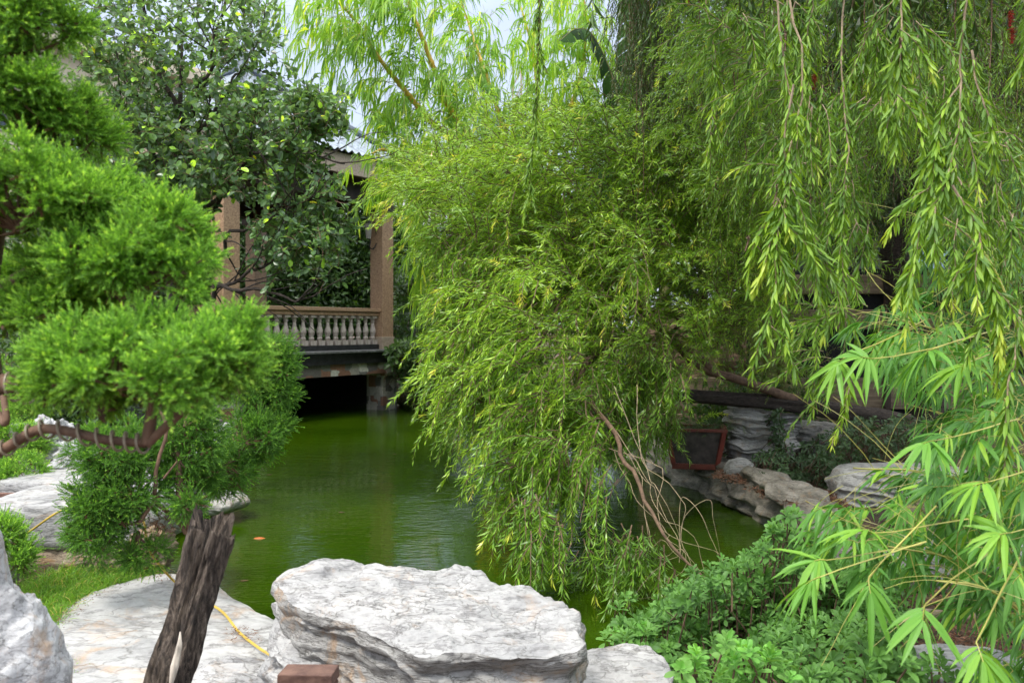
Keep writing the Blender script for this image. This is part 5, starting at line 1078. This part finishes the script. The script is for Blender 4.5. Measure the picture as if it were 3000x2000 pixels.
# ---------------------------------------------------------------- shrubs and ground plants
rg = np.random.default_rng(31)
def rosettes(lv, tw, c, up, L, W, nleaf, rng, tilt=50, var=(0, .7), st=((.3, .6), (.65, 1.), (.88, .7)), topv=.2):
    n = len(c); up = nrm(up); ref = nrm(rng.normal(size=(n, 3))); u = nrm(np.cross(up, ref)); v = np.cross(up, u)
    k = np.arange(nleaf); az = k*2.399; el = np.radians(np.linspace(90-tilt*.55, 12, nleaf))[::-1]
    pos = c[:, None]+up[:, None]*(.02*(k/nleaf))[None, :, None]*2
    rad = np.cos(az)[None, :, None]*u[:, None]+np.sin(az)[None, :, None]*v[:, None]
    el = el[None]+rng.normal(0, .12, (n, nleaf))
    d = np.cos(el)[..., None]*rad+np.sin(el)[..., None]*up[:, None]
    w = np.cross(d, up[:, None]+rng.normal(0, .12, d.shape))
    LL = (L*(.75+.4*rng.random((n, nleaf)))*np.linspace(1, .6, nleaf)[None]).ravel()
    vv = var[0]+(var[1]-var[0])*(rng.random((n, 1))*.55+rng.random((n, nleaf))*.45)+topv*(k/nleaf)[None]
    blades(lv, pos, d, w, LL, W/L*LL, np.clip(vv, 0, 1).ravel(), stations=st, fold=.12, droop=.18)
    g_ = grow(c, nrm(-up+np.array((0, .2, -.5))+rng.normal(0, .2, (n, 3))), L*2.5, 4, .1, .06, rng); tubes(tw, g_, .003, .004, 4)
sh = thing('leafy_shrub', 'low spreading shrub of grey green leaf rosettes filling the lower right bank', 'shrub', (1.2, 3.6, .2))
lv = MB(); tw = MB()
def shrub_field(n, xr, yr, zf, L=.074, W=.024, **k):
    x = xr[0]+(xr[1]-xr[0])*rg.random(n); y = yr[0]+(yr[1]-yr[0])*rg.random(n); z, ok = zf(x, y)
    c = np.stack([x, y, z-.22*rg.random(n)**1.6], 1)[ok]; rosettes(lv, tw, c, np.array((-.1, -.25, 1.))+rg.normal(0, .35, c.shape), L, W, 11, rg, **k)
def zf1(x, y):
    # mound whose outline follows the bank
    px = 1500+x/y*F
    ok = (x > .50+.02*(y-2.7)) & (x/y < .46) & (y > 2.5)
    z = .27+.05*np.sin(x*4.1+1)+.04*np.sin(y*5+x*3)+.34*np.clip(x-.6, 0, .55)+.45*np.clip(3.4-y, 0, .6)
    return z, ok
shrub_field(1900, (.2, 2.1), (2.7, 4.7), zf1)
c = samp([(2030, 1720), (2200, 1640), (2270, 1540), (2330, 1500), (2400, 1610), (2500, 1700), (2550, 1800), (2300, 1850), (1950, 1850), (1920, 1760)], 420, 3.9, 4.7, rg); rosettes(lv, tw, c, np.array((-.15, -.25, 1.))+rg.normal(0, .35, c.shape), .068, .025, 11, rg)
c = samp([(1980, 1960), (2080, 1890), (2250, 1910), (2350, 2000), (2000, 2040)], 40, 2.6, 2.9, rg); rosettes(lv, tw, c, np.array((-.1, -.25, 1.))+rg.normal(0, .3, c.shape), .06, .023, 12, rg, var=(.5, .95))
c = samp([(1740, 1850), (1900, 1840), (1930, 1900), (1750, 1880)], 12, 4., 4.3, rg); rosettes(lv, tw, c, np.array((-.1, -.25, 1.))+rg.normal(0, .3, c.shape), .07, .025, 10, rg, var=(.4, .9))
c = samp([(2600, 1950), (2700, 1930), (3000, 1960), (3000, 2020), (2600, 2020)], 24, 2.7, 3.1, rg); rosettes(lv, tw, c, np.array((-.1, -.25, 1.))+rg.normal(0, .3, c.shape), .06, .022, 11, rg)
lv.build('foliage', L_shr, sh); tw.build('stems', B_brown, sh)
cr = thing('creeping_shrub', 'dull grey green creeping shrub trailing over the rocks right of the planter', 'shrub', P(2350, 1400, 8.6))
lv = MB(); tw = MB()
for poly, n_, Yr in (([(2200, 1340), (2380, 1290), (2520, 1230), (2680, 1240), (2720, 1330), (2560, 1370), (2440, 1400), (2330, 1430), (2240, 1410)], 420, (8., 9.3)), ([(2210, 1380), (2330, 1380), (2360, 1440), (2280, 1460)], 70, (7.9, 8.3)), ([(2240, 1230), (2290, 1200), (2300, 1300), (2270, 1330)], 50, (8.8, 9.1)), ([(2390, 1330), (2470, 1330), (2450, 1440), (2410, 1440)], 60, (7.8, 8.3)), ([(2600, 1220), (2800, 1230), (2800, 1330), (2650, 1330)], 120, (8.4, 9.6))):
    c = samp(poly, n_, *Yr, rng=rg); rosettes(lv, tw, c, np.array((-.1, -.5, .7))+rg.normal(0, .5, c.shape), .08, .026, 8, rg, topv=.1, var=(0, .6))
lv.build('foliage', L_crp, cr); tw.build('stems', B_brown, cr)
db = thing('shore_bush', 'dark green bush at the foot of the right pavilion column', 'shrub', P(1180, 1100, 18))
lv = MB(); tw = MB()
for poly, n_, Yr, vr in (([(1135, 1020), (1250, 980), (1300, 1150), (1230, 1160), (1150, 1100)], 260, (17, 18.5), (.1, .8)), ([(1150, 950), (1300, 850), (1320, 1180), (1190, 1150)], 420, (18.6, 21), (0, .4)), ([(1150, 800), (1300, 780), (1320, 900), (1160, 950)], 160, (20.5, 24), (.0, .5))):
    c = samp(poly, n_, *Yr, rng=rg); rosettes(lv, tw, c, np.array((-.1, -.5, .6))+rg.normal(0, .5, c.shape), .2, .07, 8, rg, topv=.1, var=vr)
lv.build('foliage', L_bg, db); tw.build('stems', B_brown, db)
# moss and fern in the planter
pf = thing('planter_fern', 'ferny moss and one bright curved frond growing in the red brown planter', 'plant', P(2070, 1270, 8.95))
lv = MB(); tw = MB()
c = samp([(1985, 1245), (2150, 1250), (2130, 1285), (2000, 1280)], 260, 8.8, 9.2, rg); Pt = grow(c, nrm(np.array((0, 0, 1.))+rg.normal(0, .6, c.shape)), .05+.16*rg.random(len(c)), 5, .1, .1, rg); tubes(tw, Pt, .001, .0006, 3); dress(lv, Pt, 16, .025, .004, 50, .1, base=(0, .8), yt=0)
lv.build('moss', L_crp, pf)
lv = MB(); Pt = spline([P(2040, 1250, 8.9), P(2060, 1225, 8.85), P(2090, 1212, 8.8), P(2130, 1212, 8.8)], 12)[None]; dress(lv, Pt, 60, .05, .012, 60, .1, base=(.8, .84), yt=1); lv.build('frond', L_bb, pf)
# grass
def grass(name, label, poly, n, z, L, w=.003, rng=rg):
    poly = np.asarray(poly, float); lo = poly.min(0); hi = poly.max(0); q = lo+(hi-lo)*rng.random((n*3, 2)); q = q[inpoly(q[:, 0], q[:, 1], poly)][:n]
    c = np.array([PZ(a, b_, z) for a, b_ in q]); c[:, 2] = np.maximum(ground_z(c[:, 0], c[:, 1]), z-.06)
    d = nrm(np.array((.15, -.1, 1.))+rng.normal(0, .42, c.shape)); ww = nrm(np.cross(d, rng.normal(size=c.shape))); N = len(c)
    v = rng.random(N)*.85; v = np.where(rng.random(N) < .06, 1., v); lb = MB()
    blades(lb, c, d, ww, L*(.5+.8*rng.random(N)), w, v, stations=((.4, .8), (.75, .5)), fold=.1, droop=.5)
    o = lb.build(name, L_gr, loc=tuple(c.mean(0)*np.array((1, 1, 0))+np.array((0, 0, z)))); tag(o, label, 'grass', kind='stuff')
grass('grass', 'fresh green grass between the left boulders and flagstone', [(60, 1690), (200, 1660), (400, 1610), (480, 1660), (330, 1700), (220, 1760), (150, 1840), (80, 1810)], 8000, .3, .2, .0038)
grass('grass', 'soft grass tuft at the bottom left beside the scholar rock', [(90, 1920), (170, 1880), (260, 1960), (300, 2120), (100, 2120)], 3200, .28, .14)
grass('grass', 'small grass tuft at the bottom edge right of the stump', [(540, 1985), (640, 1975), (680, 2040), (540, 2060)], 700, .36, .05)
grass('grass', 'sparse grass and weeds at the left edge behind the boulders', [(0, 1340), (60, 1340), (60, 1420), (0, 1440)], 2200, .3, .14)
# fallen leaves
lf = MB(); 
def litter(poly, n, z, s=.03):
    poly = np.asarray(poly, float); lo = poly.min(0); hi = poly.max(0); q = lo+(hi-lo)*rg.random((n*3, 2)); q = q[inpoly(q[:, 0], q[:, 1], poly)][:n]
    c = np.array([PZ(a, b_, z) for a, b_ in q]); c[:, 2] += .03*rg.random(len(c)); d = nrm(rg.normal(size=c.shape)*np.array((1, 1, .25))); w_ = nrm(np.cross(d, np.array((0, 0, 1.))+rg.normal(0, .4, c.shape)))
    quadleaves(lf, c, d, w_, s*(.5+rg.random(len(c))), s*.25, rg.random(len(c)), curl=.15)
litter([(2180, 1430), (2450, 1440), (2500, 1500), (2300, 1480)], 1500, .30, .05); litter([(2100, 1375), (2180, 1390), (2180, 1420), (2080, 1400)], 400, .32, .05)
litter([(2450, 1700), (3000, 1650), (3000, 2000), (2600, 1950)], 2500, .27, .04); litter([(440, 1690), (510, 1680), (520, 1700), (470, 1712)], 60, .31, .02); litter([(660, 1850), (740, 1840), (760, 1880), (680, 1885)], 90, .315, .02); litter([(150, 1800), (330, 1720), (420, 1700), (300, 1745), (180, 1850)], 160, .315, .018)
q = np.array([PZ(1062, 1218, .004), PZ(990, 1500, .004), PZ(1010, 1190, .004), PZ(700, 1700, .004), PZ(1150, 1330, .004), PZ(780, 1390, .004)]); quadleaves(lf, q, np.array([(1, .2, 0.)]*6), np.array([(-.2, 1, 0.)]*6), .07, .03, .5, curl=0)
tag(lf.build('fallen_leaves', drym, loc=(2, 6, .3)), 'dry brown leaf litter scattered on banks and flagstone', 'leaves', kind='stuff')
# roots lower right
rt = MB(); limb(rt, [P(2560, 1860, 3.6), P(2680, 1835, 3.7), P(2800, 1815, 3.8), P(2900, 1790, 3.9)], .02, .03, 30, 9, wob=.05)
tag(rt.build('fallen_branch', B_pale, smooth=True, loc=tuple(P(2700, 1835, 3.7))), 'pale thick branch lying on the soil at the lower right', 'branch')

# ---------------------------------------------------------------- banana plants
rg = np.random.default_rng(41)
def banana(label, root, leaves, stems=1, mat=L_ban):
    t = thing('banana_plant', label, 'plant', P(*root))
    for k in range(stems):
        mb = MB(); r = P(root[0]+k*45, root[1], root[2]); limb(mb, [r, r+(.05*rg.normal(), 0, 1.2), r+(.1*rg.normal(), 0, 2.3)], .09, .06, 20, 10); mb.build('stem', B_grn, t, smooth=True)
    for pts, W in leaves:
        p = spline([P(*a) for a in pts], 40); tn = nrm(np.gradient(p, axis=0)); sd_ = nrm(np.cross(tn, np.array((0, -.5, 1.)))); s = np.linspace(0, 1, 40); wv = W*np.sin(np.clip((s-.08)/.92, 0, 1)**.7*math.pi)**.6
        mb = MB()
        for sg in (-1, 1):
            for seg in range(0, 39, 3):   # torn strips of the blade
                i0, i1 = seg, min(seg+3, 39); dd = .03*rg.random(); V = []
                for i in range(i0, i1+1):
                    for f_ in np.linspace(0, 1, 5):
                        q = p[i]+sd_[i]*sg*wv[i]*f_*(1-.04*rg.random())+np.array((0, 0, -1.))*wv[i]*(.45*f_*f_+dd*8*f_)+tn[i]*wv[i]*.25*f_*(1 if i < i1 else .75); V.append(q)
                m = i1-i0+1; ii = np.arange(m-1)[:, None]*5; jj = np.arange(4)
                mb.add(V, np.stack([ii+jj, ii+jj+1, ii+jj+6, ii+jj+5], -1).reshape(-1, 4), rg.random())
        lf_ = mb.build('leaf', mat, t, smooth=True); mb = MB(); tubes(mb, p, .018, .005, 5); mb.build('midrib', B_grn, lf_)
banana('tall banana plant with dark torn leaves between the yellow bamboo and the weeping tree', (1900, 1180, 12.2), [([(1850, 500, 12), (1800, 250, 11.8), (1740, 110, 11.6), (1690, 85, 11.5), (1640, 120, 11.4)], .3), ([(1850, 520, 12), (1780, 400, 11.8), (1680, 330, 11.6), (1590, 330, 11.4), (1560, 420, 11.3)], .36), ([(1870, 500, 12.2), (1880, 200, 12.4), (1850, -60, 12.8)], .4), ([(1860, 560, 12), (1900, 420, 12), (1960, 380, 11.8), (2010, 520, 11.6)], .36), ([(1850, 600, 12), (1790, 480, 11.6), (1750, 600, 11.4), (1760, 720, 11.3)], .3)], 2)
banana('broad leaved green plant with upright stalks behind the fine shoots and board fence', (2210, 1150, 10.3), [([(2180, 1000, 10.2), (2120, 800, 10.1), (2060, 680, 10), (2020, 640, 9.9)], .3), ([(2230, 1050, 10.3), (2260, 800, 10.2), (2280, 600, 10.1), (2310, 480, 10)], .22), ([(2200, 1000, 10.2), (2170, 750, 10.2), (2180, 560, 10.2)], .3), ([(2150, 1000, 10.1), (2040, 860, 9.9), (1960, 800, 9.7), (1900, 780, 9.6)], .3), ([(2190, 1050, 10.2), (2130, 950, 10), (2080, 900, 9.9)], .25)], 3)

# ---------------------------------------------------------------- background trees
rg = np.random.default_rng(51)
def bgtree(label, root, h, rad, n, leaf, var=(0, .85), trunk=.12, mat=L_bg, name='broadleaf_tree', crown0=.3):
    root = np.array(root, float); t = thing(name, label, 'tree', root)
    mb = MB(); limb(mb, [root, root+(.1, 0, h*.4), root+(0, 0, h*.8)], trunk, trunk*.3, 20, 8, wob=.15)
    for k in range(9):
        a = rg.random()*6.28; z = h*(crown0+.5*rg.random()); limb(mb, [root+(0, 0, z*.8), root+(math.cos(a)*rad*.4, math.sin(a)*rad*.4, z+.2*rad), root+(math.cos(a)*rad*.8, math.sin(a)*rad*.8, z+.5*rad)], trunk*.35, trunk*.08, 12, 5, wob=.1)
    mb.build('trunk', B_dark, t, smooth=True)
    nc = max(20, n//60); D = nrm(rg.normal(size=(nc, 3)))*(rg.random((nc, 1))**.4); cc = root+np.array((0, 0, h*(crown0+1)/2))+D*np.array((rad, rad, h*(1-crown0)/2))
    s = np.repeat(cc, 60, 0)+rg.normal(0, rad*.13+.05, (nc*60, 3)); N = len(s)
    d = nrm(rg.normal(size=(N, 3))+np.array((0, -.2, -.1))); w_ = nrm(np.cross(d, rg.normal(0, .6, (N, 3))+np.array((0, -.3, 1.))))
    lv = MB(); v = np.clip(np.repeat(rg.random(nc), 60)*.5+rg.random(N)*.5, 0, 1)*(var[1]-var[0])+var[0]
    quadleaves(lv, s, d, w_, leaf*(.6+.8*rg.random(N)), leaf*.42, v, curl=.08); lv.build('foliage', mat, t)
BT = [('dense green tree behind the left end of the pavilion', (-11.5, 24, .2), 4.2, 2.2, 9000, .2), ('green tree seen through the pavilion between its columns', (-7.6, 25.5, .2), 4.4, 1.8, 8000, .18), ('darker tree behind the right pavilion column', (-4.7, 26.5, .2), 4.3, 1.7, 8000, .18),
      ('bushy tree beside the picket fence right of the pavilion', (-2.2, 23.5, .2), 2.6, 1.2, 5000, .18), ('low tree behind the left juniper pads', (-6.6, 12.5, .2), 2.6, 1.4, 7000, .12), ('leafy tree left of the ficus, behind the big juniper', (-7.4, 15, .2), 5.0, 2.0, 9000, .14),
      ('wide dark tree behind the centre of the weeping foliage', (1.4, 16.5, .2), 4.6, 2.0, 11000, .16), ('slim tree added on the far bank to keep sky out of the pond reflection', (-.1, 19.6, .2), 4.6, 1.5, 7000, .17), ('slim far tree seen just right of the right pavilion column', (-3.7, 27.5, .2), 6.0, 1.0, 6000, .2), ('shorter tree added on the far bank to block reflected sky right of the pavilion', (-2.0, 22.2, .2), 3.6, 1.2, 5000, .18), ('tree behind the banana plant', (3.4, 15.5, .2), 6.4, 2.4, 14000, .16),  # slim and shorter far bank trees added to block sky reflected in the water
      ('dark tree behind the weeping curtain, left of the grey shed', (4.6, 13.2, .2), 8.0, 2.0, 14000, .15), ('tall dark tree rising behind the board fence', (7.6, 13., .2), 8.2, 2.6, 22000, .15), ('low bush hiding the foot of the blue building', (10.4, 13.8, .2), 6., 2.2, 9000, .15)]
for a in BT: bgtree(*a)
for (lab, r_, h_, rd, n_) in (('round bush behind the left craggy rock', (-4.9, 9.6, .2), 1.1, .8, 4000), ('bush at the left edge behind the far white rock', (-6.2, 9.6, .2), 1.5, .9, 4000), ('bush on the right bank between trunk and board fence', (2.9, 10.2, .3), .8, .7, 3000), ('dark bush under the weeping foliage on the far right bank', (1.7, 12.5, .2), 1.3, .9, 4000)):
    bgtree(lab, r_, h_, rd, n_, .09, name='round_bush', crown0=.1, trunk=.04)

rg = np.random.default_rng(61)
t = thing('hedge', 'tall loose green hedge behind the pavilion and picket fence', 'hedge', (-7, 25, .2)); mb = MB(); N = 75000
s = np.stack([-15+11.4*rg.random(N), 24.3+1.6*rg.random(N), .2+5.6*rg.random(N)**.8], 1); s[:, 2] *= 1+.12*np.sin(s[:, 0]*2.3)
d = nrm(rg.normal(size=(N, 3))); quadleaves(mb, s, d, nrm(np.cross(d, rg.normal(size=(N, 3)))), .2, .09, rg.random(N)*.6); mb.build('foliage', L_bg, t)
mb = MB()
for x in np.arange(-14.6, -3.8, .8): limb(mb, [(x, 24.9, .1), (x+.1, 24.9, 2), (x, 24.9, 4)], .04, .01, 8, 5)
mb.build('stems', B_dark, t)
for o in bpy.data.objects:
    if 'world_space' in o: del o['world_space']
